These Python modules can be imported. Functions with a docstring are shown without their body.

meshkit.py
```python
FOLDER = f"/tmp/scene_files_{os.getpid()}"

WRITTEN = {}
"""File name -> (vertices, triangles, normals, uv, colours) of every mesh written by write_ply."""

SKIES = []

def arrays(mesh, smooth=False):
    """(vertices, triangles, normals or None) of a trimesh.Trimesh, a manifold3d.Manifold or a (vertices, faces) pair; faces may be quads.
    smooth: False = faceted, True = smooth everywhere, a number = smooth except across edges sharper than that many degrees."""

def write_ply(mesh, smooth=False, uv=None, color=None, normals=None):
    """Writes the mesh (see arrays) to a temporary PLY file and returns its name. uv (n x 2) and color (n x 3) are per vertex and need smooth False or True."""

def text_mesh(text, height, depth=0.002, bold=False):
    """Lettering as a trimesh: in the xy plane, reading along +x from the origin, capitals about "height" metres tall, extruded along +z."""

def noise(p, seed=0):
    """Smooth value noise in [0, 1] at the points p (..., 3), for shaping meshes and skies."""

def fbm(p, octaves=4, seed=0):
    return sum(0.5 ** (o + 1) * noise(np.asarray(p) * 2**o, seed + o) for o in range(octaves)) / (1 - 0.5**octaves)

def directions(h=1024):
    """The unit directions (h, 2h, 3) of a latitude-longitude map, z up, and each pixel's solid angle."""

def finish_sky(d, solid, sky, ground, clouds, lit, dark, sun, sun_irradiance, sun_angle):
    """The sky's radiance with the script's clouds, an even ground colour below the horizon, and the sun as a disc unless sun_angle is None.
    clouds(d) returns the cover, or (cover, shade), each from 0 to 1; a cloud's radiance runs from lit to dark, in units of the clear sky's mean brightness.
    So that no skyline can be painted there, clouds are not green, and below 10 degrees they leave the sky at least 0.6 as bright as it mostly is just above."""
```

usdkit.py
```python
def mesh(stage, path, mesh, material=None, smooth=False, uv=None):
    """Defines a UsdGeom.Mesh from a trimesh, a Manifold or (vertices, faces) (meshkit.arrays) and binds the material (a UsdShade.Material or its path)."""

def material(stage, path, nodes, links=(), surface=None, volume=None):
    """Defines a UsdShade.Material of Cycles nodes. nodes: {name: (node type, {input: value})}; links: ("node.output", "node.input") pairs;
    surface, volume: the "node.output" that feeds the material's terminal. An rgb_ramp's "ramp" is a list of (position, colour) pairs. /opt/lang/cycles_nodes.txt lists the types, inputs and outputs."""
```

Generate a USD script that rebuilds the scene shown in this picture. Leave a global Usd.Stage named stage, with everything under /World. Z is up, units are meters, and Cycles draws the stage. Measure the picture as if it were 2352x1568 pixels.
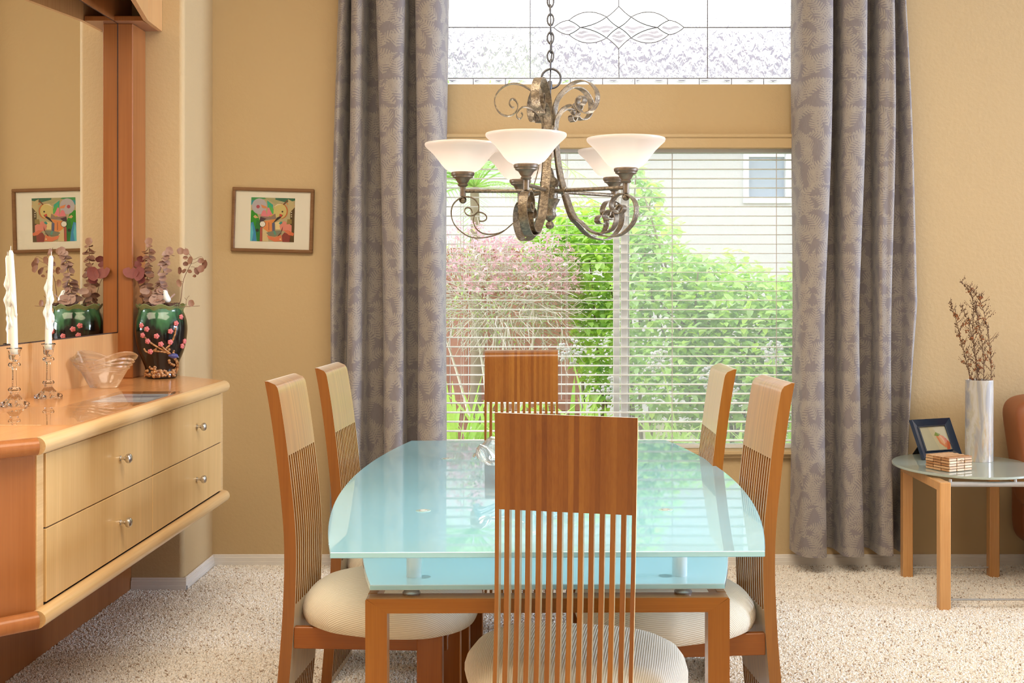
import math, random
import numpy as np, trimesh, usdkit, meshkit
from shapely.geometry import Polygon, Point, box as sbox
from scipy.interpolate import PchipInterpolator, CubicSpline
from pxr import Usd, UsdGeom, UsdLux, UsdShade, Gf, Sdf, Vt

stage = Usd.Stage.CreateInMemory()
UsdGeom.Xform.Define(stage, '/World')
PI = math.pi
# ------------------------------------------------------------------ camera, sky, lights, exposure
EYE = 1.34                       # the camera looks level along +y, with lens shift
cam = UsdGeom.Camera.Define(stage, '/World/camera')
cam.AddTranslateOp().Set((0, 0, EYE)); cam.AddRotateXYZOp().Set((90, 0, 0))
AP = 36.0
cam.CreateHorizontalApertureAttr(AP); cam.CreateVerticalApertureAttr(AP * 1568 / 2352)
cam.CreateFocalLengthAttr(2740 / 2352 * AP)
cam.CreateHorizontalApertureOffsetAttr(-74 / 2352 * AP)
cam.CreateVerticalApertureOffsetAttr(-134 / 2352 * AP)
cam.CreateClippingRangeAttr((0.05, 500.0))
EXPOSURE = 0.0
cam.CreateExposureAttr(EXPOSURE)
dome = UsdLux.DomeLight.Define(stage, '/World/sky')
dome.CreateIntensityAttr(1.15); dome.CreateColorAttr((0.96, 0.98, 1.0))

def rect_light(name, loc, rot, w, h, power, col):
    l = UsdLux.RectLight.Define(stage, '/World/' + name)
    l.AddTranslateOp().Set(loc); l.AddRotateXYZOp().Set(rot)
    l.CreateWidthAttr(w); l.CreateHeightAttr(h); l.CreateIntensityAttr(power); l.CreateColorAttr(col)
# unseen area lights to the right and behind the camera; walls closed behind
for k, yy in enumerate((-0.6, 3.5)):
    rect_light('daylight_right_%d' % (k + 1), (9.985, yy, 1.75), (0, 90, 0), 2.3, 3.2, (1.0, 37.0)[k], (0.74, 0.96, 1.32))
for k, xx in enumerate((-0.2, 2.4, 4.8)):
    rect_light('daylight_rear_%d' % (k + 1), (xx, -3.485, 1.75), (90, 0, 0), 1.9, 2.3, 0.2, (1.0, 0.87, 0.68))

# added fill light under the closed ceiling; brightens floor and walls
rect_light('daylight_skylight', (-0.05, 2.3, 3.345), (0, 0, 0), 3.1, 2.0, 7.7, (1.0, 0.87, 0.68))

# ------------------------------------------------------------------ helpers
used = {}
def number(path):
    if path not in used:
        used[path] = 0
        return path
    used[path] += 1
    return '%s_%03d' % (path, used[path])
def tag(prim, label=None, cat=None, group=None, kind=None):
    for k, v in (('label', label), ('category', cat), ('group', group), ('kind', kind)):
        if v: prim.SetCustomDataByKey(k, v)
    return prim
def thing(name, label=None, cat=None, loc=(0, 0, 0), rot=(0, 0, 0), group=None, kind=None):
    x = UsdGeom.Xform.Define(stage, number('/World/' + name))
    x.AddTranslateOp().Set(Gf.Vec3d(*map(float, loc))); x.AddRotateXYZOp().Set(Gf.Vec3f(*map(float, rot)))
    tag(x.GetPrim(), label, cat, group, kind)
    return str(x.GetPath())
def part(parent, name, mesh, m, smooth=False, label=None, uv=None, col=None, kind=None):
    p = number(parent + '/' + name)
    o = usdkit.mesh(stage, p, mesh, m, smooth, uv)
    if col is not None:
        UsdGeom.PrimvarsAPI(o).CreatePrimvar('Cd', Sdf.ValueTypeNames.Color3fArray, 'vertex').Set(Vt.Vec3fArray.FromNumpy(np.asarray(col, np.float32)))
    tag(o.GetPrim(), label, kind=kind)
    return p
def single(name, mesh, m, label=None, cat=None, smooth=False, group=None, kind=None, **kw):
    p = part('/World', name, mesh, m, smooth, **kw)
    tag(stage.GetPrimAtPath(p), label, cat, group, kind)
    return p
def struct(name, mesh, m, smooth=False, label=None, cat=None):
    return single(name, mesh, m, label, cat, smooth, kind='structure')
def copy(src, loc, rot=(0, 0, 0), label=None, group=None, scale=None):
    base = stage.GetPrimAtPath(src); was = base.GetCustomData()
    import re
    root = re.sub(r'_\d{3}$', '', src)
    x = UsdGeom.Xform.Define(stage, number(root)); p = x.GetPrim()
    p.GetReferences().AddInternalReference(src)
    p.GetAttribute('xformOp:translate').Set(Gf.Vec3d(*map(float, loc))); p.GetAttribute('xformOp:rotateXYZ').Set(Gf.Vec3f(*map(float, rot)))
    p.SetInstanceable(True)
    tag(p, label or was.get('label'), was.get('category'), group or was.get('group'))
    return str(p.GetPath())
cat_ = trimesh.util.concatenate
def cbox(x0, x1, y0, y1, z0, z1, c=0.0):
    lo = np.array([min(x0, x1), min(y0, y1), min(z0, z1)], float); hi = np.array([max(x0, x1), max(y0, y1), max(z0, z1)], float)
    if c <= 0:
        b = trimesh.creation.box(hi - lo); b.apply_translation((lo + hi) / 2); return b
    c = min(c, *(0.49 * (hi - lo))); pts = []
    for sx in (0, 1):
        for sy in (0, 1):
            for sz in (0, 1):
                base = np.where([sx, sy, sz], hi, lo); d = np.where([sx, sy, sz], -c, c)
                for k in range(3):
                    q = base + d; q[k] = base[k]; pts.append(q)
    return trimesh.convex.convex_hull(np.array(pts))
def hull(pts): return trimesh.convex.convex_hull(np.asarray(pts, float))
def tube(pts, r, sides=10, cap=True):
    p = np.asarray(pts, float); n = len(p); r = np.broadcast_to(np.asarray(r, float), (n,))
    t = np.gradient(p, axis=0); t /= np.linalg.norm(t, axis=1, keepdims=True) + 1e-12
    ref = np.array([0, 0, 1.0]) if abs(t[0, 2]) < 0.9 else np.array([1.0, 0, 0])
    a = np.cross(t[0], ref); a /= np.linalg.norm(a); A = [a]
    for i in range(1, n):
        a = A[-1] - t[i] * np.dot(A[-1], t[i]); a /= np.linalg.norm(a) + 1e-12; A.append(a)
    A = np.array(A); B = np.cross(t, A); ang = np.arange(sides) * 2 * PI / sides
    v = (p[:, None] + r[:, None, None] * (np.cos(ang)[None, :, None] * A[:, None] + np.sin(ang)[None, :, None] * B[:, None])).reshape(-1, 3)
    f = []
    for i in range(n - 1):
        for j in range(sides):
            k = (j + 1) % sides
            f.append((i * sides + j, i * sides + k, (i + 1) * sides + k)); f.append((i * sides + j, (i + 1) * sides + k, (i + 1) * sides + j))
    if cap:
        v = np.vstack([v, p[0], p[-1]]); c0, c1 = len(v) - 2, len(v) - 1
        for j in range(sides):
            k = (j + 1) % sides
            f.append((c0, k, j)); f.append((c1, (n - 1) * sides + j, (n - 1) * sides + k))
    return trimesh.Trimesh(v, f, process=False)
def torus(center, R, r, axis='y', n=28, m=8, sx=1.0, sz=1.0):
    a = np.linspace(0, 2 * PI, n, endpoint=False); b = np.arange(m) * 2 * PI / m; v = []
    for t in a:
        for q in b:
            rr = R + r * math.cos(q); v.append((rr * math.cos(t) * sx, r * math.sin(q), rr * math.sin(t) * sz))
    v = np.array(v)
    if axis == 'x': v = v[:, [1, 0, 2]]
    if axis == 'z': v = v[:, [0, 2, 1]]
    f = []
    for i in range(n):
        for j in range(m):
            p, q, s, t = i * m + j, i * m + (j + 1) % m, ((i + 1) % n) * m + (j + 1) % m, ((i + 1) % n) * m + j
            f += [(p, q, s), (p, s, t)]
    M = trimesh.Trimesh(v + np.asarray(center, float), f, process=False); M.fix_normals(); return M
def lathe(prof, n=40, loc=(0, 0, 0), rfun=None):
    prof = np.asarray(prof, float); a = np.arange(n) * 2 * PI / n; v = []
    for (r, h) in prof:
        for t in a:
            k = rfun(t, h, r) if rfun else (r, h)
            v.append((k[0] * math.cos(t), k[0] * math.sin(t), k[1]))
    v = np.array(v); f = []
    for i in range(len(prof) - 1):
        for j in range(n):
            k = (j + 1) % n
            f += [(i * n + j, i * n + k, (i + 1) * n + k), (i * n + j, (i + 1) * n + k, (i + 1) * n + j)]
    M = trimesh.Trimesh(v + np.asarray(loc, float), f, process=False)
    return M
def prism(poly, z0, z1, c=0.0):
    P = poly if isinstance(poly, Polygon) else Polygon(poly)
    m = trimesh.creation.extrude_polygon(P, z1 - z0, engine='earcut'); m.apply_translation((0, 0, z0)); return m
def slab(poly, z0, z1, c):
    """a convex plate with chamfered rim"""
    P = Polygon(poly); a = np.array(P.exterior.coords)[:-1]; b = np.array(P.buffer(-c, join_style=2).exterior.coords)[:-1]
    pts = [(x, y, z) for x, y in a for z in (z0 + c, z1 - c)] + [(x, y, z) for x, y in b for z in (z0, z1)]
    return hull(pts)
def ball(c, r, sub=2, s=(1, 1, 1)):
    m = trimesh.creation.icosphere(subdivisions=sub, radius=1.0); m.apply_scale(np.array(s) * r); m.apply_translation(c); return m
def xf(m, loc=(0, 0, 0), rz=0, rx=0, ry=0):
    m = m.copy(); T = trimesh.transformations
    m.apply_transform(T.translation_matrix(loc) @ T.rotation_matrix(rz, [0, 0, 1]) @ T.rotation_matrix(ry, [0, 1, 0]) @ T.rotation_matrix(rx, [1, 0, 0])); return m
def spline(pts, n):
    p = np.asarray(pts, float); d = np.r_[0, np.cumsum(np.linalg.norm(np.diff(p, axis=0), axis=1) ** 0.5)]
    return CubicSpline(d, p)(np.linspace(0, d[-1], n))
def grid_mesh(P):
    """P: (n, m, 3) array of points"""
    n, m = P.shape[:2]; i, j = np.meshgrid(np.arange(n - 1), np.arange(m - 1), indexing='ij')
    a = i * m + j; f = np.stack([a, a + 1, a + m + 1, a + m], -1).reshape(-1, 4)
    return P.reshape(-1, 3), f
def scatter(path, protos, pos, quat, scale, idx, label=None, cat=None, kind='stuff'):
    pi = UsdGeom.PointInstancer.Define(stage, path); tg = []
    for k, (mesh, m, sm) in enumerate(protos):
        q = usdkit.mesh(stage, '%s/source_%s' % (path, 'abcdefgh'[k]), mesh, m, sm); tg.append(q.GetPath())
    pi.CreatePrototypesRel().SetTargets(tg)
    pi.CreatePositionsAttr(Vt.Vec3fArray.FromNumpy(np.asarray(pos, np.float32)))
    pi.CreateProtoIndicesAttr(Vt.IntArray.FromNumpy(np.asarray(idx, np.int32)))
    q = np.asarray(quat, float)
    pi.CreateOrientationsAttr(Vt.QuathArray([Gf.Quath(float(a), float(b), float(c), float(d)) for a, b, c, d in q]))
    pi.CreateScalesAttr(Vt.Vec3fArray.FromNumpy(np.asarray(scale, np.float32)))
    tag(pi.GetPrim(), label, cat, None, kind)
    return path
def euler_quat(rz, tilt, spin):
    """rotation: spin about z, tilt about x, then rz about z"""
    h = lambda a: (np.cos(a / 2), np.sin(a / 2))
    def mul(a, b):
        return np.stack([a[0]*b[0]-a[1]*b[1]-a[2]*b[2]-a[3]*b[3], a[0]*b[1]+a[1]*b[0]+a[2]*b[3]-a[3]*b[2], a[0]*b[2]-a[1]*b[3]+a[2]*b[0]+a[3]*b[1], a[0]*b[3]+a[1]*b[2]-a[2]*b[1]+a[3]*b[0]])
    o = np.zeros_like(rz); c, s = h(rz); qz = np.stack([c, o, o, s]); c, s = h(tilt); qx = np.stack([c, s, o, o]); c, s = h(spin); qs = np.stack([c, o, o, s])
    return mul(mul(qz, qx), qs).T

# ------------------------------------------------------------------ materials
class R(str): pass
class G:
    def __init__(s): s.nodes, s.links, s.k = {}, [], 0
    def n(s, kind, out, **inp):
        s.k += 1; name = 'n%d' % s.k; vals = {}
        for a, b in inp.items():
            if isinstance(b, R): s.links.append((str(b), name + '.' + a))
            else: vals[a] = b
        s.nodes[name] = (kind, vals); return R(name + '.' + out)
    def m(s, op, a, b=0.0, c=0.0): return s.n('math', 'value', math_type=op, value1=a, value2=b, value3=c)
    def obj(s): return s.n('texture_coordinate', 'object')
    def pos(s): return s.n('geometry', 'position')
    def map(s, v, scale=(1, 1, 1), rot=(0, 0, 0), loc=(0, 0, 0)): return s.n('mapping', 'vector', vector=v, scale=scale, rotation=rot, location=loc)
    def noise(s, v, scale, detail=3.0, rough=0.5, out='fac', dist=0.0): return s.n('noise_texture', out, vector=v, scale=scale, detail=detail, roughness=rough, distortion=dist)
    def ramp(s, f, stops): return s.n('rgb_ramp', 'color', fac=f, ramp=stops)
    def mix(s, f, a, b, t='mix'): return s.n('mix', 'color', mix_type=t, fac=f, color1=a, color2=b)
    def bump(s, h, strength=0.5, dist=0.01): return s.n('bump', 'normal', height=h, strength=strength, distance=dist)
    def xyz(s, v):
        k = s.n('separate_xyz', 'x', vector=v); b = k.split('.')[0]; return k, R(b + '.y'), R(b + '.z')
    def pr(s, **k): return s.n('principled_bsdf', 'BSDF', **k)
MATS = {}
def mat(name, fn):
    g = G(); surf = fn(g); MATS[name] = usdkit.material(stage, '/World/Looks/' + name, g.nodes, g.links, surface=str(surf)); return MATS[name]
def plain(name, col, rough=0.5, metal=0.0, **k): return mat(name, lambda g: g.pr(base_color=col, roughness=rough, metallic=metal, **k))

def wall_fn(col):
    def fn(g):
        p = g.pos(); a = g.noise(p, 55, 4, 0.6); b = g.noise(p, 1.2, 2)
        c = g.mix(g.m('multiply', b, 0.10), col, tuple(x * 0.86 for x in col))
        return g.pr(base_color=c, roughness=0.62, normal=g.bump(a, 0.35, 0.004), specular_ior_level=0.3)
    return fn
mat('wall_paint', wall_fn((0.60, 0.435, 0.235)))
mat('ceiling_paint', wall_fn((0.66, 0.63, 0.58)))
plain('trim_white', (0.84, 0.79, 0.73), 0.4)
plain('white_vinyl', (0.80, 0.81, 0.82), 0.35)
mat('blind_white', lambda g: g.n('mix_closure', 'closure', fac=0.32, closure1=g.pr(base_color=(0.92, 0.92, 0.91), roughness=0.4), closure2=g.n('translucent_bsdf', 'BSDF', color=(0.9, 0.9, 0.86))))
plain('cord', (0.66, 0.60, 0.56), 0.8)

def wood_fn(c0, c1, axis='z', rough=0.3, coat=0.35, strips=None, scale=1.0, cior=1.5, sheen=0.12):
    """grain runs along the given object axis; strips: width of glued staves across x"""
    def fn(g):
        o = g.obj()
        big = {'z': (9, 9, 0.7), 'x': (0.7, 9, 9), 'y': (9, 0.7, 9)}[axis]
        fine = {'z': (260, 260, 5), 'x': (5, 260, 260), 'y': (260, 5, 260)}[axis]
        a = g.noise(g.map(o, tuple(k * scale for k in big)), 1.6, 4, 0.6, dist=0.6)
        b = g.noise(g.map(o, tuple(k * scale for k in fine)), 1.0, 3, 0.6)
        f = g.m('add', g.m('multiply', a, 0.65), g.m('multiply', b, 0.35))
        c = g.ramp(f, [(0.30, c1), (0.52, c0), (0.72, tuple(min(1, x * 1.18) for x in c0))])
        if strips:
            x, y, z = g.xyz(o)
            w = g.n('white_noise_texture', 'value', dimensions='1D', w=g.m('floor', g.m('multiply', g.m('add', x, 7.0), 1.0 / strips)))
            c = g.mix(1.0, c, g.ramp(w, [(0, (0.76, 0.66, 0.58)), (0.5, (0.92, 0.88, 0.85)), (1, (1.2, 1.32, 1.4))]), 'multiply')
        return g.pr(base_color=c, roughness=rough, coat_weight=coat, coat_roughness=0.14, coat_ior=cior, specular_ior_level=0.12, sheen_weight=sheen, sheen_roughness=0.35, sheen_tint=(1.0, 0.88, 0.64), normal=g.bump(b, 0.06, 0.001))
    return fn
CH0, CH1 = (0.30, 0.105, 0.014), (0.235, 0.068, 0.008)
mat('chair_wood', wood_fn(CH0, CH1, 'z', 0.5, 1.0, strips=0.0116, cior=1.42, sheen=1.0))
mat('chair_rail_wood', wood_fn((0.31, 0.095, 0.016), (0.26, 0.068, 0.010), 'y', 0.3, 0.4))
mat('chair_leg_wood', wood_fn((0.31, 0.095, 0.016), (0.26, 0.068, 0.010), 'z', 0.3, 0.4))
mat('table_wood_upright', wood_fn((0.34, 0.125, 0.018), (0.29, 0.094, 0.012), 'z', 0.3, 0.4))
mat('table_wood_rail', wood_fn((0.34, 0.125, 0.018), (0.29, 0.094, 0.012), 'x', 0.3, 0.4))
mat('table_wood_side', wood_fn((0.34, 0.125, 0.018), (0.29, 0.094, 0.012), 'y', 0.3, 0.4))
SB0, SB1 = (0.66, 0.42, 0.18), (0.60, 0.36, 0.14)
mat('drawer_wood', wood_fn(SB0, SB1, 'z', 0.32, 0.35, scale=0.6))
mat('nosing_wood', wood_fn((0.68, 0.45, 0.22), (0.58, 0.35, 0.15), 'y', 0.25, 0.5, scale=0.6))
mat('counter_wood', wood_fn((0.72, 0.35, 0.135), (0.64, 0.28, 0.10), 'y', 0.2, 0.5, scale=0.5, sheen=0.0))
mat('panel_wood', wood_fn((0.36, 0.128, 0.037), (0.30, 0.098, 0.026), 'z', 0.3, 0.4, scale=0.5))  # also the shaded copy of the nosing wood at the near end
mat('backboard_wood', wood_fn((0.66, 0.36, 0.15), (0.55, 0.26, 0.10), 'z', 0.25, 0.5, scale=0.5))
mat('side_table_wood', wood_fn((0.68, 0.36, 0.14), (0.58, 0.27, 0.09), 'z', 0.35, 0.3))
mat('frame_walnut', wood_fn((0.25, 0.13, 0.06), (0.17, 0.08, 0.035), 'x', 0.45, 0.1))
plain('nickel', (0.62, 0.60, 0.57), 0.28, 1.0)
plain('steel_grey', (0.50, 0.50, 0.50), 0.4, 0.6)
plain('mirror', (0.93, 0.90, 0.83), 0.0, 1.0)
plain('dark_gap', (0.05, 0.025, 0.015), 0.8)
plain('painted_recess_shade', (0.10, 0.03, 0.015), 0.7)

def fres(g, ior): return g.m('multiply', g.n('fresnel', 'fac', IOR=ior), g.m('subtract', 1.0, g.n('geometry', 'backfacing')))
def frosted(tint, tr):
    def fn(g):
        d = g.n('diffuse_bsdf', 'BSDF', color=tint); t = g.n('translucent_bsdf', 'BSDF', color=tuple(min(1, x * 1.05) for x in tint))
        b = g.n('mix_closure', 'closure', fac=tr, closure1=d, closure2=t)
        return g.n('mix_closure', 'closure', fac=fres(g, 1.75), closure1=b, closure2=g.n('glossy_bsdf', 'BSDF', color=(1, 1, 1), roughness=0.02))
    return fn
mat('frosted_table_glass', frosted((0.34, 0.66, 0.82), 0.4))
mat('frosted_leaf_glass', frosted((0.88, 0.94, 0.95), 0.2))
mat('green_edge_glass', frosted((0.62, 0.93, 0.96), 0.5))
mat('frosted_side_glass', frosted((0.60, 0.68, 0.62), 0.4))
def clear_fn(tint=(1, 1, 1), ior=1.5, rough=0.0):
    return lambda g: g.pr(base_color=tint, roughness=rough, ior=ior, transmission_weight=1.0)
mat('thin_crystal', lambda g: g.n('mix_closure', 'closure', fac=fres(g, 1.75), closure1=g.n('transparent_bsdf', 'BSDF', color=(0.93, 0.94, 0.95)), closure2=g.n('glossy_bsdf', 'BSDF', color=(1, 1, 1), roughness=0.03)))
mat('bowl_glass', lambda g: g.n('mix_closure', 'closure', fac=0.5, closure1=g.n('mix_closure', 'closure', fac=fres(g, 2.0), closure1=g.n('transparent_bsdf', 'BSDF', color=(0.95, 0.96, 0.97)), closure2=g.n('glossy_bsdf', 'BSDF', color=(1, 1, 1), roughness=0.03)), closure2=g.pr(base_color=(0.98, 0.98, 0.99), roughness=0.0, ior=1.45, transmission_weight=1.0)))
mat('crystal', clear_fn((0.99, 0.99, 0.99), 1.5))
def thin_fn(tint=(0.97, 0.98, 0.97), ior=1.5):
    return lambda g: g.n('mix_closure', 'closure', fac=fres(g, ior), closure1=g.n('transparent_bsdf', 'BSDF', color=tint), closure2=g.n('glossy_bsdf', 'BSDF', color=(1, 1, 1), roughness=0.0))
mat('window_glass', thin_fn())
mat('picture_glass', thin_fn((0.97, 0.97, 0.96), 1.45))
mat('mat_glass', thin_fn((0.98, 0.98, 0.98), 1.5))
mat('insect_screen', lambda g: g.n('mix_closure', 'closure', fac=0.11, closure1=g.n('transparent_bsdf', 'BSDF', color=(1, 1, 1)), closure2=g.n('mix_closure', 'closure', fac=0.6, closure1=g.n('diffuse_bsdf', 'BSDF', color=(0.75, 0.77, 0.82)), closure2=g.n('translucent_bsdf', 'BSDF', color=(0.75, 0.78, 0.85)))))
def textured_glass(g):
    p = g.pos(); q = g.map(p, (1, 1, 0.45))
    a = g.noise(q, 46, 2, 0.45, dist=0.4); nb = g.bump(a, 1.0, 0.016)
    r = g.n('refraction_bsdf', 'BSDF', color=(1, 1, 1), roughness=0.02, IOR=1.3, normal=nb)
    t = g.n('mix_closure', 'closure', fac=0.22, closure1=r, closure2=g.n('transparent_bsdf', 'BSDF', color=(1, 1, 1)))
    return g.n('mix_closure', 'closure', fac=0.06, closure1=t, closure2=g.n('glossy_bsdf', 'BSDF', color=(1, 1, 1), roughness=0.08, normal=nb))
mat('rain_glass', textured_glass)
mat('bevel_glass', lambda g: g.n('mix_closure', 'closure', fac=0.55, closure1=g.n('transparent_bsdf', 'BSDF', color=(0.95, 0.96, 0.97)), closure2=g.n('translucent_bsdf', 'BSDF', color=(0.93, 0.94, 0.95))))
plain('lead_came', (0.24, 0.24, 0.27), 0.5, 0.5)

def carpet_fn(g):
    p = g.pos(); v = g.n('voronoi_texture', 'color', vector=p, scale=150.0); a = g.noise(p, 140, 4, 0.7); k = g.n('separate_color', 'r', color=v)
    c = g.ramp(k, [(0.0, (0.30, 0.19, 0.11)), (0.10, (0.42, 0.30, 0.2)), (0.16, (0.66, 0.54, 0.41)), (0.6, (0.74, 0.63, 0.5)), (1, (0.82, 0.72, 0.6))])
    return g.pr(base_color=c, roughness=1.0, specular_ior_level=0.05, normal=g.bump(a, 1.0, 0.01))
mat('carpet', carpet_fn)
for nm, c in (('tuft_light', (0.95, 0.90, 0.83)), ('tuft_mid', (0.93, 0.85, 0.75)), ('tuft_brown', (0.50, 0.37, 0.27))):
    mat(nm, (lambda c: lambda g: g.pr(base_color=c, roughness=1.0, specular_ior_level=0.0, sheen_weight=0.2))(c))

def curtain_fn(base, leaf):
    def fn(g):
        uv = g.n('uvmap', 'UV', attribute='st'); u, v, _ = g.xyz(uv)
        masks = []
        def frond(W, H, ou, ov, ang, curve, L, shift, wid):
            # one fern frond per tile, rows staggered
            uu = g.m('add', g.m('multiply', u, 1.0 / W), ou); vv = g.m('add', g.m('multiply', v, 1.0 / H), ov)
            row = g.m('floor', vv); uu = g.m('add', uu, g.m('multiply', row, shift))
            par = g.m('subtract', g.m('multiply', g.m('floor', g.m('modulo', g.m('add', g.m('add', g.m('floor', uu), row), 400.0), 2.0)), 2.0), 1.0)
            fu = g.m('multiply', g.m('subtract', g.m('fraction', uu), 0.5), W); fv = g.m('multiply', g.m('subtract', g.m('fraction', vv), 0.5), H)
            fu = g.m('multiply', fu, par)
            ca, sa = math.cos(ang), math.sin(ang)
            q = g.m('add', g.m('multiply', fu, ca), g.m('multiply', fv, sa)); s = g.m('subtract', g.m('multiply', fv, ca), g.m('multiply', fu, sa))
            s = g.m('multiply', g.m('add', s, L / 2), 1.0 / L)          # 0..1 along the frond
            q = g.m('add', q, g.m('multiply', g.m('multiply', g.m('subtract', s, 0.5), g.m('subtract', s, 0.5)), curve))
            aq = g.m('absolute', q)
            env = g.m('multiply', g.m('sine', g.m('multiply', g.m('power', g.n('clamp', 'result', value=s, min=0.0, max=1.0), 0.75), PI)), wid)
            inside = g.m('less_than', aq, env)
            lo = g.m('greater_than', s, 0.0); hi = g.m('less_than', s, 1.0)
            ph = g.m('fraction', g.m('subtract', g.m('multiply', s, L / 0.0118), g.m('multiply', aq, 46.0)))
            leafl = g.m('greater_than', g.m('sine', g.m('multiply', ph, PI)), g.m('add', 0.38, g.m('multiply', 0.5, g.m('divide', aq, g.m('add', env, 0.002)))))
            spine = g.m('less_than', aq, 0.0016)
            return g.m('multiply', g.m('multiply', inside, g.m('maximum', leafl, spine)), g.m('multiply', lo, hi))
        for a in ((0.108, 0.122, 0.1, 0.2, 0.55, 0.10, 0.116, 0.5, 0.031), (0.118, 0.134, 0.62, 0.71, -0.8, -0.12, 0.12, 0.37, 0.029), (0.096, 0.112, 0.33, 0.45, 1.25, 0.12, 0.096, 0.5, 0.025), (0.104, 0.126, 0.87, 0.05, -0.2, 0.10, 0.104, 0.61, 0.027)):
            masks.append(frond(*a))
        f = g.m('maximum', g.m('maximum', masks[0], masks[1]), g.m('maximum', masks[2], masks[3]))
        th = g.noise(g.map(uv, (900, 40, 1)), 1.0, 2, 0.6); bl = g.noise(g.map(uv, (30, 30, 1)), 1.0, 2)
        f2 = g.m('multiply', f, g.m('add', 0.45, g.m('multiply', bl, 0.6)))
        c = g.mix(f2, base, leaf)
        c = g.mix(0.45, c, g.ramp(th, [(0.3, (0.62, 0.62, 0.64)), (0.7, (1.15, 1.15, 1.12))]), 'multiply')
        d = g.pr(base_color=c, roughness=0.75, sheen_weight=0.25, sheen_roughness=0.4, normal=g.bump(g.m('add', f, g.m('multiply', th, 0.5)), 0.35, 0.002))
        return g.n('mix_closure', 'closure', fac=0.08, closure1=d, closure2=g.n('translucent_bsdf', 'BSDF', color=c))
    return fn
mat('curtain_fabric', curtain_fn((0.275, 0.24, 0.245), (0.445, 0.39, 0.335)))
def rib_fn(g):
    uv = g.n('uvmap', 'UV', attribute='st'); x, y, z = g.xyz(uv)
    w = g.m('sine', g.m('multiply', x, 2 * PI / 0.0056)); nz = g.noise(g.map(uv, (500, 260, 1)), 1.0, 2)
    c = g.mix(g.m('multiply', g.m('add', w, 1.0), 0.5), (0.66, 0.57, 0.43), (0.84, 0.78, 0.66))
    return g.pr(base_color=c, roughness=0.9, specular_ior_level=0.1, sheen_weight=0.1, normal=g.bump(g.m('add', w, nz), 0.4, 0.0010))
mat('seat_fabric', rib_fn)

def bronze_fn(g):
    p = g.obj(); a = g.noise(p, 120, 4, 0.6); v = g.n('voronoi_texture', 'distance', vector=p, scale=260.0)
    c = g.ramp(a, [(0.36, (0.13, 0.10, 0.075)), (0.50, (0.20, 0.16, 0.115)), (0.68, (0.31, 0.255, 0.18))])
    return g.pr(base_color=c, metallic=0.55, roughness=0.40, normal=g.bump(v, 0.35, 0.002))
mat('bronze', bronze_fn)
mat('bronze_cup', lambda g: g.pr(base_color=g.ramp(g.noise(g.obj(), 60, 3), [(0.3, (0.15, 0.115, 0.085)), (0.7, (0.27, 0.21, 0.155))]), metallic=0.5, roughness=0.42))
plain('chain_iron', (0.10, 0.10, 0.11), 0.45, 0.7)
def shade_fn(g):
    d = g.n('diffuse_bsdf', 'BSDF', color=(0.66, 0.63, 0.62)); t = g.n('translucent_bsdf', 'BSDF', color=(0.86, 0.80, 0.76))
    b = g.n('mix_closure', 'closure', fac=0.55, closure1=d, closure2=t)
    return g.n('mix_closure', 'closure', fac=0.06, closure1=b, closure2=g.n('glossy_bsdf', 'BSDF', color=(1, 1, 1), roughness=0.15))
mat('shade_glass', shade_fn)
mat('bulb', lambda g: g.n('emission', 'emission', color=(1.0, 0.93, 0.82), strength=46.0))
mat('wax', lambda g: g.pr(base_color=(0.88, 0.86, 0.76), roughness=0.38, subsurface_weight=0.3, subsurface_scale=0.01))
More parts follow.
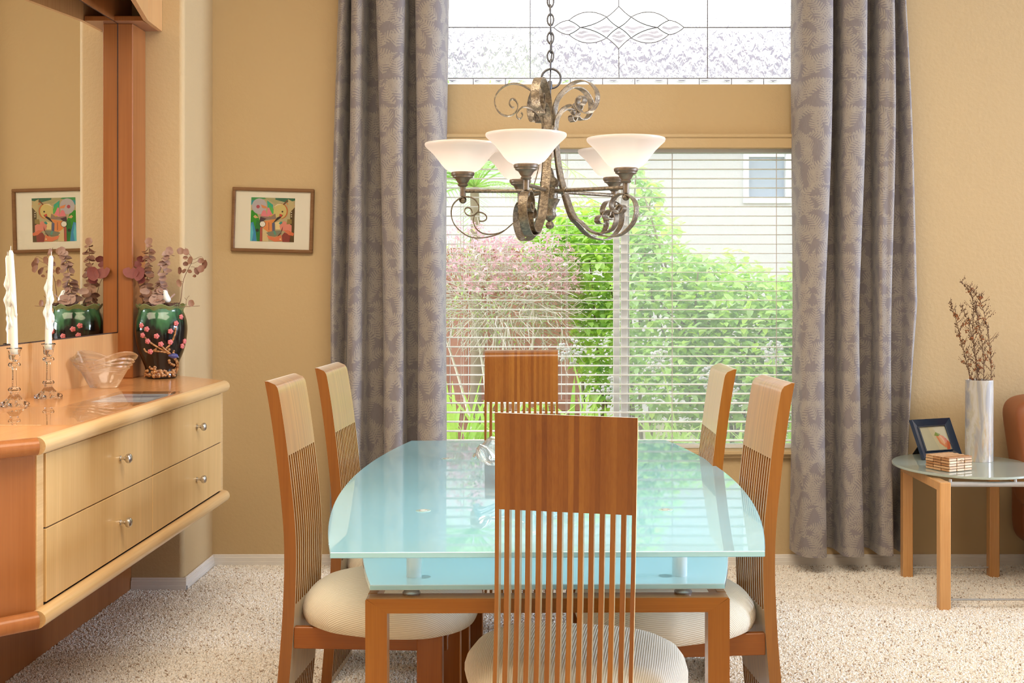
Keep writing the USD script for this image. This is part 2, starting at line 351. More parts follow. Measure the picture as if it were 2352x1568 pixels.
mat('wick', lambda g: g.pr(base_color=(0.75, 0.73, 0.66), roughness=0.9))
def vase_fn(g):
    o = g.obj(); x, y, z = g.xyz(o); n = g.noise(g.map(o, (14, 14, 4)), 1.0, 3, 0.6)
    f = g.m('add', g.m('multiply', z, 1.0), g.m('multiply', g.m('subtract', n, 0.5), 0.30))
    c = g.ramp(f, [(0.0, (0.006, 0.004, 0.004)), (0.222, (0.008, 0.006, 0.006)), (0.245, (0.02, 0.07, 0.03)), (0.275, (0.05, 0.16, 0.06)), (0.31, (0.10, 0.22, 0.12)), (0.36, (0.18, 0.34, 0.28))])
    return g.pr(base_color=c, roughness=0.10, coat_weight=0.15)
mat('vase_glaze', vase_fn)
plain('vase_rim', (0.20, 0.24, 0.09), 0.25)
mat('gold_relief', lambda g: g.pr(base_color=g.ramp(g.noise(g.obj(), 120, 3), [(0.35, (0.16, 0.05, 0.02)), (0.6, (0.50, 0.24, 0.08))]), roughness=0.15, coat_weight=0.6))
plain('rose_relief', (0.62, 0.17, 0.17), 0.2)
plain('bird_blue', (0.07, 0.08, 0.26), 0.2)
plain('porcelain', (0.86, 0.86, 0.82), 0.25)
mat('nest_straw', lambda g: g.pr(base_color=g.ramp(g.noise(g.obj(), 150, 3), [(0.3, (0.06, 0.03, 0.02)), (0.7, (0.22, 0.12, 0.08))]), roughness=0.9))
def leaf_var(c0, c1, rough=0.6, tr=0.25):
    def fn(g):
        r = g.n('object_info', 'random'); c = g.mix(r, c0, c1)
        c = g.mix(g.m('multiply', g.noise(g.obj(), 80, 2), 0.35), c, tuple(x * 0.5 for x in c0))
        d = g.pr(base_color=c, roughness=rough)
        return g.n('mix_closure', 'closure', fac=tr, closure1=d, closure2=g.n('translucent_bsdf', 'BSDF', color=c))
    return fn
mat('dried_leaf_pink', leaf_var((0.50, 0.29, 0.21), (0.68, 0.48, 0.40)))
mat('dried_leaf_brown', leaf_var((0.34, 0.15, 0.09), (0.56, 0.32, 0.20)))
mat('dried_leaf_red', leaf_var((0.30, 0.07, 0.06), (0.42, 0.13, 0.10)))
plain('dried_stem', (0.22, 0.11, 0.06), 0.8)
plain('twig_brown', (0.17, 0.09, 0.045), 0.8)
plain('blossom_rust', (0.36, 0.13, 0.045), 0.8)
def onyx_fn(g):
    o = g.obj(); n = g.noise(g.map(o, (3, 3, 1.2)), 3.0, 4, 0.6, dist=1.2); x, y, z = g.xyz(o)
    w = g.m('sine', g.m('add', g.m('multiply', x, 130.0), g.m('multiply', n, 16.0)))
    c = g.ramp(g.m('add', g.m('multiply', w, 0.35), 0.5), [(0.1, (0.36, 0.36, 0.38)), (0.45, (0.48, 0.46, 0.45)), (0.6, (0.50, 0.46, 0.36)), (0.9, (0.60, 0.58, 0.57))])
    s = g.noise(g.map(o, (20, 20, 3.2)), 1.0, 3, 0.6, dist=0.8); lowz = g.n('map_range', 'result', value=z, from_min=0.08, from_max=0.26, to_min=1.0, to_max=0.0, clamp=True)
    k = g.n('map_range', 'result', value=s, from_min=0.52, from_max=0.66, to_min=0.0, to_max=0.8, clamp=True)
    c = g.mix(g.m('multiply', k, lowz), c, (0.58, 0.34, 0.12))
    return g.pr(base_color=c, roughness=0.16, coat_weight=0.4)
mat('onyx', onyx_fn)
mat('navy_lacquer', lambda g: g.pr(base_color=(0.018, 0.035, 0.075), roughness=0.16, coat_weight=0.6))
plain('black_felt', (0.01, 0.01, 0.012), 0.9)
mat('print_ink', lambda g: g.pr(base_color=g.n('attribute', 'color', attribute='Cd'), roughness=0.55, specular_ior_level=0.2))
plain('mat_board', (0.86, 0.80, 0.68), 0.8)
mat('wicker', lambda g: g.pr(base_color=g.mix(g.n('object_info', 'random'), (0.42, 0.19, 0.07), (0.66, 0.40, 0.21)), roughness=0.45))
mat('wicker_lit', lambda g: g.pr(base_color=g.mix(g.n('object_info', 'random'), (0.56, 0.33, 0.16), (0.82, 0.64, 0.44)), roughness=0.45))
plain('wicker_dark', (0.20, 0.09, 0.045), 0.7)
mat('sofa_leather', lambda g: g.pr(base_color=(0.30, 0.095, 0.03), roughness=0.45, normal=g.bump(g.noise(g.obj(), 90, 4), 0.15, 0.002)))
plain('paper_grey', (0.62, 0.64, 0.68), 0.7)

# outdoors
mat('stucco', lambda g: g.pr(base_color=(0.62, 0.62, 0.64), roughness=0.9, normal=g.bump(g.noise(g.pos(), 40, 4), 0.3, 0.01)))
plain('house_trim', (0.85, 0.88, 0.92), 0.6)
plain('house_pane', (0.36, 0.44, 0.56), 0.25)
mat('roof_tile', lambda g: g.pr(base_color=g.ramp(g.noise(g.pos(), 3.0, 4, 0.7), [(0.3, (0.15, 0.145, 0.18)), (0.7, (0.26, 0.24, 0.28))]), roughness=0.9))
mat('fence_wood', lambda g: g.pr(base_color=g.ramp(g.noise(g.map(g.pos(), (8, 8, 1)), 2.0, 4), [(0.3, (0.34, 0.15, 0.11)), (0.7, (0.46, 0.24, 0.18))]), roughness=0.85))
mat('mulch', lambda g: g.pr(base_color=g.ramp(g.noise(g.pos(), 18, 4, 0.7), [(0.3, (0.20, 0.22, 0.10)), (0.7, (0.36, 0.34, 0.22))]), roughness=1.0))
mat('leaf_lime', leaf_var((0.52, 0.80, 0.10), (0.74, 0.96, 0.24), 0.5, 0.55))
mat('leaf_green', leaf_var((0.54, 0.84, 0.24), (0.76, 0.95, 0.42), 0.5, 0.5))
mat('leaf_pale', leaf_var((0.56, 0.80, 0.40), (0.76, 0.92, 0.60), 0.5, 0.5))
mat('leaf_strap', leaf_var((0.42, 0.70, 0.12), (0.66, 0.88, 0.26), 0.45, 0.45))
mat('flower_pink', leaf_var((0.84, 0.48, 0.60), (0.96, 0.76, 0.84), 0.7, 0.3))
mat('flower_white', leaf_var((0.74, 0.76, 0.80), (0.86, 0.88, 0.86), 0.7, 0.3))
plain('twig_grey', (0.68, 0.64, 0.59), 0.9)
plain('bark', (0.30, 0.24, 0.18), 0.9)
M = MATS

# ------------------------------------------------------------------ the room
def wall_xz(poly, y0, y1):
    m = trimesh.creation.extrude_polygon(poly, y1 - y0, engine='earcut'); v = m.vertices.copy()
    m.vertices = np.stack([v[:, 0], v[:, 2] + y0, v[:, 1]], 1); m.fix_normals(); return m
def wall_yz(poly, x0, x1):
    m = trimesh.creation.extrude_polygon(poly, x1 - x0, engine='earcut'); v = m.vertices.copy()
    m.vertices = np.stack([v[:, 2] + x0, v[:, 0], v[:, 1]], 1); m.fix_normals(); return m
BACK = 5.65; CEIL = 3.4; WX0, WX1 = -0.507, 1.225; WZ0, WZ1 = 0.552, 1.985; TZ0, TZ1 = 2.281, 3.10
struct('floor', cbox(-2.0, 10.0, -3.5, 5.83, -0.12, 0.0), M['carpet'])
struct('ceiling', cbox(-2.0, 10.2, -3.7, 5.83, CEIL, CEIL + 0.1), M['ceiling_paint'])
struct('wall_back', wall_xz(sbox(-1.6, 0, 10.0, CEIL).difference(sbox(WX0, 0.520, WX1, WZ1)).difference(sbox(WX0, TZ0, WX1, TZ1)), BACK, BACK + 0.18), M['wall_paint'])
corner = sbox(-2.0, 5.2, -1.571, 5.83); rc = 0.022
corner = corner.difference(sbox(-1.571 - rc, 5.2, -1.571, 5.2 + rc)).union(Point(-1.571 - rc, 5.2 + rc).buffer(rc, 16))
struct('wall_alcove', prism(corner, 0, CEIL), M['wall_paint'], 40)
struct('wall_left', cbox(-2.0, -1.82, -3.5, 5.2, 0, CEIL), M['wall_paint'])
struct('wall_right', cbox(10.0, 10.15, -3.5, 5.83, 0, CEIL), M['wall_paint'])  # out of view; placed far out so side light reaches the return wall
struct('wall_rear', cbox(-2.0, 10.15, -3.65, -3.5, 0, CEIL), M['wall_paint'])
def board(x0, x1, y0, y1, axis):
    """baseboard profile with two small steps"""
    h = 0.058
    if axis == 'x': return cat_([cbox(x0, x1, y0, y1, 0, h - 0.012, 0.002), cbox(x0, x1, y0 + 0.004, y1, h - 0.018, h, 0.003), cbox(x0, x1, y0 - 0.001, y1, 0.0, 0.026, 0.0015)])
    return cat_([cbox(x0, x1, y0, y1, 0, h - 0.012, 0.002), cbox(x0, x1 - 0.004, y0, y1, h - 0.018, h, 0.003), cbox(x0, x1 + 0.001, y0, y1, 0.0, 0.026, 0.0015)])
struct('baseboard_back', board(-1.571, 10.0, BACK - 0.014, BACK, 'x'), M['trim_white'])
struct('baseboard_alcove', board(-1.799, -1.5555, 5.186, 5.2, 'x'), M['trim_white'])
struct('baseboard_return', board(-1.571, -1.557, 5.2003, BACK - .0145, 'y'), M['trim_white'])
# window head casing and sill
struct('trim_1', cat_([cbox(WX0 - 0.05, WX1 + 0.05, 5.598, BACK, 1.974, 2.026, 0.003), cbox(WX0 - 0.06, WX1 + 0.06, 5.590, BACK, 2.022, 2.040, 0.004)]), M['wall_paint'])
struct('trim_2', cat_([cbox(WX0 - 0.05, WX1 + 0.05, 5.600, BACK + 0.10, 0.534, 0.552, 0.003), cbox(WX0 - 0.04, WX1 + 0.04, 5.622, BACK, 0.515, 0.535, 0.003)]), M['wall_paint'])

# lower window: white vinyl slider
w1 = thing('window_1', 'white vinyl sliding window behind the horizontal blind', 'window', (0, 0, 0), kind='structure')
WF0, WF1, WFX0, WFX1 = 0.487, 2.046, WX0 - 0.058, WX1 + 0.058      # the frame sits behind the reveal
F0, F1 = 5.76, 5.82; ms = 0.362
def frame_xz(x0, x1, z0, z1, w, y0, y1, c=0.003):
    return cat_([cbox(x0, x0 + w, y0, y1, z0, z1, c), cbox(x1 - w, x1, y0, y1, z0, z1, c), cbox(x0 + w, x1 - w, y0, y1, z0, z0 + w, c), cbox(x0 + w, x1 - w, y0, y1, z1 - w, z1, c)])
part(w1, 'window_frame', frame_xz(WFX0, WFX1, WF0, WF1, 0.035, F0 - 0.03, F1), M['white_vinyl'])
s1 = part(w1, 'sash', frame_xz(WFX0 + 0.035, ms + 0.004, WF0 + 0.035, WF1 - 0.035, 0.032, 5.765, 5.79), M['white_vinyl'])
part(s1, 'pane', cbox(WFX0 + 0.066, ms - 0.027, 5.776, 5.780, WF0 + 0.066, WF1 - 0.066), M['window_glass'])
s2 = part(w1, 'sash', frame_xz(ms + 0.006, WFX1 - 0.035, WF0 + 0.035, WF1 - 0.035, 0.034, 5.735, 5.76), M['white_vinyl'])
part(s2, 'pane', cbox(ms + 0.039, WFX1 - 0.068, 5.746, 5.750, WF0 + 0.066, WF1 - 0.066), M['window_glass'])
s3 = part(w1, 'screen_frame', frame_xz(ms + 0.03, WFX1 - 0.036, WF0 + 0.036, WF1 - 0.036, 0.022, 5.80, 5.812), M['steel_grey'])
part(s3, 'screen_mesh', cbox(ms + 0.05, WFX1 - 0.056, 5.805, 5.8065, WF0 + 0.056, WF1 - 0.056), M['insect_screen'])

# transom: leaded rain glass with clear bevels
w2 = thing('window_2', 'leaded transom window of rippled glass with a bevelled diamond cluster', 'window', (0, 0, 0), kind='structure')
part(w2, 'window_frame', frame_xz(WX0, WX1, TZ0 - 0.0, TZ1, 0.02, 5.74, 5.80), M['white_vinyl'])
TY = 5.72                                   # depth of the glass
kx = TY / 2740.0
def tp(px, py): return ((px - 1250) * kx, EYE + (650 - py) * kx)
CX, CZ = tp(1422, 63)
rowz = [tp(0, 191)[1], tp(0, 180)[1], CZ, CZ + (CZ - tp(0, 180)[1]), TZ1 - 0.03]
vx = [WX0 + 0.02, CX - 0.848 * 0.505, CX, CX + 0.424, WX1 - 0.02]
vx[1] = tp(1218, 0)[0]; vx[3] = tp(1625, 0)[0]
# outlines of the bevel cluster (half widths in metres about the centre)
def arc3(p, m, q, n=16):
    """curve from p to q passing m half way"""
    p, m, q = (np.array(tp(1000 + k[0] / 2.767, k[1] / 2.767)) for k in (p, m, q)); t = np.linspace(0, 1, n)[:, None]
    return (1 - t) ** 2 * p + 2 * t * (1 - t) * (2 * m - (p + q) / 2) + t * t * q
def poly_of(*arcs): return np.vstack([a[:-1] for a in arcs])
def flip(k, fx, fy): return (2332 - k[0] if fx else k[0], 350 - k[1] if fy else k[1])
T0, U0, C0, L0, X0, W0 = (1166, 40), (1088, 108), (1166, 175), (920, 175), (848, 130), (752, 175)
def shape(segs, fx, fy): return poly_of(*[arc3(*[flip(k, fx, fy) for k in s]) for s in segs])
E1, E2, E3, E4 = (1122, 84), (1124, 146), (1010, 152), (962, 77)
bevels = []
for fy in (0, 1): bevels.append(shape([(T0, E1, U0), (U0, E2, C0), (C0, flip(E2, 1, 0), flip(U0, 1, 0)), (flip(U0, 1, 0), flip(E1, 1, 0), T0)], 0, fy))
for fx in (0, 1):
    bevels.append(shape([(C0, E2, U0), (U0, E3, L0), (L0, flip(E3, 0, 1), flip(U0, 0, 1)), (flip(U0, 0, 1), flip(E2, 0, 1), C0)], fx, 0))
    for fy in (0, 1): bevels.append(shape([(X0, E4, U0), (U0, E3, L0), (L0, (888, 150), X0)], fx, fy))
    bevels.append(shape([(W0, (800, 142), X0), (X0, (888, 150), L0), (L0, flip((888, 150), 0, 1), flip(X0, 0, 1)), (flip(X0, 0, 1), flip((800, 142), 0, 1), W0)], fx, 0))
top, bot, lw, rw = (np.array(tp(1000 + k[0] / 2.767, k[1] / 2.767)) for k in (T0, flip(T0, 0, 1), W0, flip(W0, 1, 0)))
from shapely.ops import unary_union
BV = [Polygon(b).buffer(0) for b in bevels]; cluster = unary_union(BV).buffer(0.0015).buffer(-0.001)
for B in BV:
    b = min(0.013, 0.22 * math.sqrt(B.area)); inn = B.buffer(-b)
    if inn.geom_type != 'Polygon': inn = max(inn.geoms, key=lambda g: g.area)
    q_ = part(w2, 'bevelled_pane', wall_xz(inn, TY - .003, TY - .002), M['window_glass'])
    part(q_, 'ground_rim', wall_xz(B.buffer(-.0005).difference(inn), TY - .002, TY - .001), M['bevel_glass'])
for r in range(1, 4):
    for k in range(4):
        cell = sbox(vx[k], rowz[r], vx[k + 1], rowz[r + 1]).buffer(-0.001).difference(cluster)
        if cell.geom_type != 'Polygon': cell = max(cell.geoms, key=lambda g: g.area)
        part(w2, 'rain_glass_pane', wall_xz(cell, TY + 0.0005, TY + 0.0015), M['rain_glass'])
bx = [WX0 + 0.02] + [tp(p, 0)[0] for p in (1087, 1161, 1235, 1310, 1384, 1458, 1533, 1606, 1680, 1754)] + [WX1 - 0.02]
for k in range(len(bx) - 1):
    B = sbox(bx[k] + .001, rowz[0] - .008, bx[k + 1] - .001, rowz[1] - .001); inn = B.buffer(-.007)
    q_ = part(w2, 'border_pane', wall_xz(inn, TY - .003, TY - .002), M['window_glass'])
    part(q_, 'ground_rim', wall_xz(B.difference(inn), TY - .002, TY - .001), M['bevel_glass'])
def came(pts, r=0.0021): return tube([(x, TY - 0.001, z) for x, z in pts], r, 6)
part(w2, 'came', came([(vx[0], rowz[1]), (vx[4], rowz[1])]), M['lead_came'], True)
part(w2, 'came', came([(vx[0], CZ), tuple(lw)]), M['lead_came'], True); part(w2, 'came', came([tuple(rw), (vx[4], CZ)]), M['lead_came'], True)
part(w2, 'came', came([(vx[0], rowz[3]), (vx[4], rowz[3])]), M['lead_came'], True)
for k in (1, 3): part(w2, 'came', came([(vx[k], rowz[1]), (vx[k], rowz[4])]), M['lead_came'], True)
part(w2, 'came', came([tuple(bot), (CX, rowz[1])]), M['lead_came'], True); part(w2, 'came', came([tuple(top), (CX, rowz[4])]), M['lead_came'], True)
for x in bx[1:-1]: part(w2, 'came', came([(x, rowz[0] - 0.006), (x, rowz[1])], 0.0019), M['lead_came'], True)
for b in bevels: part(w2, 'came', came(np.vstack([b, b[:1]]), 0.0019), M['lead_came'], True)

# unseen windows, out of view: frames and bars around the right and rear lights
def unseen_window(name, axis, c, at, hw):
    t = thing(name, None, None, kind='structure')
    def bar(a0, a1, z0, z1):
        return cbox(at - 0.03, at, a0, a1, z0, z1, 0.003) if axis == 'y' else cbox(a0, a1, at, at + 0.03, z0, z1, 0.003)
    part(t, 'window_frame', cat_([bar(c - hw, c - hw + .05, 0.6, 2.9), bar(c + hw - .05, c + hw, 0.6, 2.9), bar(c - hw + .05, c + hw - .05, 0.6, 0.65), bar(c - hw + .05, c + hw - .05, 2.85, 2.9)]), M['white_vinyl'])
    for k in np.linspace(-1, 1, 5)[1:-1] * hw: part(t, 'glazing_bar', bar(c + k - 0.012, c + k + 0.012, 0.65, 2.85), M['white_vinyl'])
    for z in (1.09, 1.53, 1.97, 2.41): part(t, 'glazing_bar', bar(c - hw + .05, c + hw - .05, z - 0.012, z + 0.012), M['white_vinyl'])
for k, yy in enumerate((-0.6, 3.5)): unseen_window('window_%d' % (k + 3), 'y', yy, 9.98, 1.6)
for k, xx in enumerate((-0.2, 2.4, 4.8)): unseen_window('window_%d' % (k + 5), 'x', xx, -3.48, 0.95)
w9 = thing('window_8', None, None, kind='structure')          # added frame around the ceiling fill light; no opening above
part(w9, 'window_frame', cat_([cbox(-1.62, -1.57, 1.28, 3.32, 3.35, 3.40, .003), cbox(1.47, 1.52, 1.28, 3.32, 3.35, 3.40, .003), cbox(-1.57, 1.47, 1.28, 1.33, 3.35, 3.40, .003), cbox(-1.57, 1.47, 3.27, 3.32, 3.35, 3.40, .003)]), M['white_vinyl'])
part(w9, 'glazing_bar', cbox(-.07, -.03, 1.33, 3.27, 3.35, 3.38, .003), M['white_vinyl'])

# ------------------------------------------------------------------ blind
bl = thing('horizontal_blind', 'white horizontal slatted blind hanging in the lower window', 'blind', (0, 0, 0))
part(bl, 'headrail', cbox(WX0 + 0.008, WX1 - 0.008, 5.675, 5.735, 1.961, 1.985, 0.003), M['blind_white'])
t_ = math.radians(1.2); NS = 31
for k in range(NS):
    z = 1.9287 - k * (1.9287 - 0.588) / (NS - 1)
    s = cbox(WX0 + 0.010, WX1 - 0.010, -0.025, 0.025, -0.0017, 0.0017, 0.0012); s = xf(s, (0, 5.708, z), rx=t_)
    part(bl, 'slat', s, M['blind_white'])
part(bl, 'bottom_rail', cbox(WX0 + 0.010, WX1 - 0.010, 5.683, 5.733, 0.553, 0.572, 0.003), M['blind_white'])
for px in (1061, 1302, 1545, 1785):
    x = (px - 1250) * 5.69 / 2740
    for dx, dy in ((-0.004, 5.6835), (0.004, 5.7325)): part(bl, 'ladder_cord', tube([(x + dx, dy, 0.56), (x + dx, dy, 1.96)], 0.0011, 5), M['cord'], True)

# ------------------------------------------------------------------ curtains
def curtain(label, keys, zt, zb):
    """keys: (x at the top, x at mid height, x near the hem, depth) along the cloth; pixels of the wall plane at 5.53 m"""
    s = 5.53 / 2740.0; K = np.array(keys, float)
    for i in range(2, len(K) - 3):
        if K[i, 3] < .03 and K[i + 1, 3] < .03: K[i, :3] -= 8; K[i + 1, :3] += 8      # the folds bulge over the valleys between them
    n, m = 190, 64
    t = np.arange(len(K)); tt = np.linspace(0, len(K) - 1, n)
    fx = [PchipInterpolator(t, (K[:, k] - 1250) * s)(tt) for k in range(3)]
    dep = CubicSpline(t, K[:, 3])(tt)
    zs = np.linspace(zt, zb, m); za = [EYE + 650 * s, EYE - 50 * s, EYE - 628 * s]
    P = np.zeros((m, n, 3)); wob = np.random.RandomState(5)
    ph = wob.uniform(0, 6.28, 4)
    for i, z in enumerate(zs):
        q = np.array([np.interp(z, za[::-1], [fx[2][j], fx[1][j], fx[0][j]]) for j in range(n)])
        k = 1 + 0.10 * math.sin(3.1 * z + ph[0])
        P[i, :, 0] = q + 0.004 * np.sin(tt * 1.3 + 2.2 * z + ph[1])
        P[i, :, 1] = 5.625 - dep * k + 0.004 * np.sin(tt * 1.7 + 3 * z + ph[2])
        P[i, :, 2] = z
    seg = np.linalg.norm(np.diff(P[m // 2], axis=0), axis=1); u = np.r_[0, np.cumsum(seg)]
    uv = np.stack(np.broadcast_arrays(u[None, :], zs[:, None]), -1).reshape(-1, 2)
    v, f = grid_mesh(P)
    c = single('curtain', (v, f), M['curtain_fabric'], label, 'curtain', smooth=True, uv=uv)
    return c
curtain('grey leaf-patterned curtain left of the window, beside the framed picture',
        [(772, 752, 752, 0.015), (782, 760, 760, 0.116), (795, 775, 772, 0.109), (799, 790, 786, 0.010), (812, 800, 800, 0.132), (840, 832, 828, 0.132), (850, 846, 846, 0.012), (858, 868, 872, 0.008), (866, 884, 890, 0.139), (900, 905, 908, 0.178), (936, 928, 926, 0.155), (942, 936, 936, 0.012), (948, 956, 956, 0.012), (956, 962, 964, 0.139), (990, 990, 990, 0.186), (1018, 1016, 1014, 0.155), (1027, 1023, 1021, 0.020)], 3.28, 0.092)
curtain('grey leaf-patterned curtain right of the window, beside the side table',
        [(1826, 1826, 1822, 0.020), (1836, 1834, 1830, 0.155), (1870, 1862, 1858, 0.186), (1906, 1890, 1890, 0.155), (1912, 1897, 1898, 0.008), (1920, 1920, 1916, 0.004), (1928, 1930, 1926, 0.139), (1956, 1950, 1950, 0.178), (1984, 1968, 1976, 0.147), (1989, 1974, 1981, 0.006), (2006, 2006, 2000, 0.004), (2012, 2014, 2010, 0.132), (2032, 2030, 2030, 0.155), (2048, 2044, 2044, 0.132), (2053, 2050, 2046, 0.012), (2064, 2074, 2058, 0.020), (2070, 2094, 2066, 0.093), (2078, 2106, 2070, 0.109), (2086, 2116, 2076, 0.020)], 3.28, 0.092)
for a, b in ((-1.02, -0.42), (1.12, 1.78)):
    rod = thing('curtain_rod', 'slim dark rod above the %s curtain' % ('left' if a < 0 else 'right'), 'curtain rod', (0, 0, 0))
    part(rod, 'rod', tube([(a, 5.56, 3.285), (b, 5.56, 3.285)], 0.012, 12), M['chain_iron'], 40)
    for x in (a + 0.03, b - 0.03): part(rod, 'bracket', cbox(x - 0.01, x + 0.01, 5.55, BACK, 3.275, 3.297, 0.002), M['chain_iron'])

# ------------------------------------------------------------------ chandelier
CXc, CYc = 0.017, 3.60
ch = thing('chandelier', 'bronze scrollwork chandelier with five lit white glass bowl shades', 'chandelier', (CXc, CYc, 0))
def LH(cx, cy): return ((1263 - (1000 + cx / 5.058)) / 761.0, EYE + (650 - (330 + cy / 5.058)) * 3.587 / 2740)
def ribbon(pts, phi, w, t, n):
    C = spline(pts, n); T = np.gradient(C, axis=0); T /= np.linalg.norm(T, axis=1, keepdims=True); N = np.stack([-T[:, 1], T[:, 0]], 1)
    d = np.array([math.sin(phi), -math.cos(phi), 0]); q = np.array([math.cos(phi), math.sin(phi), 0]); up = np.array([0, 0, 1.0])
    rings = []
    for sw, st in ((-1, -1), (1, -1), (1, 1), (-1, 1)):
        c = C + N * st * t / 2; rings.append(c[:, :1] * d + c[:, 1:] * up + q * sw * w / 2)
    V = np.stack(rings, 1).reshape(-1, 3); f = []
    for i in range(n - 1):
        for j in range(4):
            k = (j + 1) % 4; f += [(i * 4 + j, i * 4 + k, (i + 1) * 4 + k), (i * 4 + j, (i + 1) * 4 + k, (i + 1) * 4 + j)]
    e = (n - 1) * 4; f += [(0, 2, 1), (0, 3, 2), (e, e + 1, e + 2), (e, e + 2, e + 3)]
    m = trimesh.Trimesh(V, f, process=False); return m
main = [(.020, 1.812), (.026, 1.75), (.036, 1.68), (.055, 1.615), (.0897, 1.536)] + [LH(*p) for p in ((920, 910), (800, 1010), (700, 1060), (600, 1085), (500, 1095), (400, 1080), (300, 1020), (220, 930), (188, 820), (200, 730), (240, 670), (300, 630), (350, 618), (400, 620), (450, 640), (490, 690), (508, 740), (495, 790), (460, 825), (410, 838), (370, 825), (343, 790), (350, 755), (385, 742), (415, 760), (432, 800))]
branch = [LH(*p) for p in ((800, 1006), (740, 1036), (660, 1051), (560, 1042), (480, 990), (445, 910), (450, 850), (480, 805), (525, 797), (570, 815), (597, 850), (590, 880), (560, 898), (512, 898))]
def UH(cx, cy): return ((1263 - (960 + cx / 2.703)) / 761.0, EYE + (650 - cy / 2.703) * 3.587 / 2740)
up_main = [(.016, 1.80), (.018, 1.85), (.030, 1.895)] + [UH(*p) for p in ((690, 550), (640, 524), (580, 518), (520, 545), (480, 600), (480, 650), (510, 700), (560, 718), (600, 700), (620, 660), (610, 625), (585, 612), (568, 630), (575, 655), (598, 665))]
up_branch = [UH(*p) for p in ((772, 790), (755, 720), (720, 680), (690, 665), (650, 662), (620, 690), (612, 715), (630, 735), (648, 718), (640, 697))]
SR = 0.262; TZ = 1.617
shade_prof = [(.026, .000), (.038, .002), (.052, .010), (.063, .022), (.074, .037), (.086, .052), (.097, .063), (.107, .072), (.113, .078), (.1145, .083), (.1135, .087), (.109, .087), (.103, .080), (.093, .069), (.082, .056), (.070, .041), (.058, .025), (.044, .012), (.028, .007)]
for k in range(5):
    phi = math.radians(-15 + 72 * k); dx, dy = math.sin(phi), -math.cos(phi)
    part(ch, 'scroll_arm', ribbon(main, phi, .0255, .003, 120), M['bronze'], 35)
    part(ch, 'scroll_branch', ribbon(branch, phi, .0255, .003, 70), M['bronze'], 35)
    part(ch, 'upper_scroll', ribbon(up_main, phi, .0255, .003, 90), M['bronze'], 35)
    part(ch, 'upper_branch', ribbon(up_branch, phi, .023, .003, 60), M['bronze'], 35)
    part(ch, 'arm_tube', tube([(dx * .01, dy * .01, TZ), (dx * SR, dy * SR, TZ)], .0058, 12), M['bronze'], 40)
    bx_, by_ = dx * SR, dy * SR
    cup = lathe([(0.0, -.016), (.0088, -.016), (.0088, .012), (.013, .014), (.016, .018), (.013, .022), (.017, .027), (.022, .036), (.031, .041), (.031, .044), (.0345, .047), (.0355, .053), (.033, .058), (.0, .058)], 28, (bx_, by_, TZ))
    part(ch, 'socket_cup', cup, M['bronze_cup'], 35)
    part(ch, 'ball_finial', ball((bx_, by_, TZ - .027), .0112, 2), M['bronze'], True)
    sh = part(ch, 'glass_shade', lathe([(r, h + TZ + .055) for r, h in shade_prof], 48, (bx_, by_, 0)), M['shade_glass'], 50, label='lit frosted white glass bowl shade')
    part(sh, 'bulb', ball((bx_, by_, TZ + .098), .0215, 2, (1, 1, 1.1)), M['bulb'], True)
    part(ch, 'tube_collar', xf(lathe([(0, -.004), (.011, -.004), (.011, .004), (0, .004)], 16), (dx * .055, dy * .055, TZ), rz=math.atan2(dy, dx), ry=PI / 2), M['bronze'], 40)
hub = [(0, -.115), (.010, -.111), (.0135, -.103), (.010, -.094), (.006, -.090), (.014, -.084), (.020, -.074), (.016, -.060), (.020, -.045), (.028, -.030), (.031, -.024), (.024, -.022), (.024, .012), (.029, .018), (.030, .028), (.022, .036), (.014, .044), (.010, .062), (.007, .070), (0, .072)]
part(ch, 'hub', lathe([(r, h + TZ) for r, h in hub], 28), M['bronze'], 35)
part(ch, 'stem', tube([(0, 0, TZ + .06), (0, 0, 1.945)], .0042, 10), M['chain_iron'], 40)
part(ch, 'collar', lathe([(0, 1.79), (.024, 1.79), (.026, 1.80), (.024, 1.812), (0, 1.812)], 24), M['bronze'], 35)
part(ch, 'top_nut', lathe([(0, 1.925), (.007, 1.925), (.008, 1.935), (.006, 1.95), (0, 1.95)], 16), M['chain_iron'], 35)
part(ch, 'hanging_ring', torus((0.004, 0, 1.957), .029, .0034, 'y', 36, 8), M['chain_iron'], True)
z = 1.997; k = 0
while z < CEIL - 0.05:
    part(ch, 'chain_link', torus((0.002, 0, z), .0095, .0021, 'xy'[k % 2] if k % 2 == 0 else 'y', 20, 6, 1.0, 1.75), M['chain_iron'], True); z += .0275; k += 1
part(ch, 'cord', tube([(0.006 * math.sin(i * 1.4), 0.004 * math.cos(i), 1.94 + i * 0.1) for i in range(15)], .002, 6), M['chain_iron'], True)
part(ch, 'ceiling_canopy', lathe([(0, 3.33), (.02, 3.33), (.05, 3.36), (.065, 3.4), (0, 3.4)], 28), M['bronze'], 35)

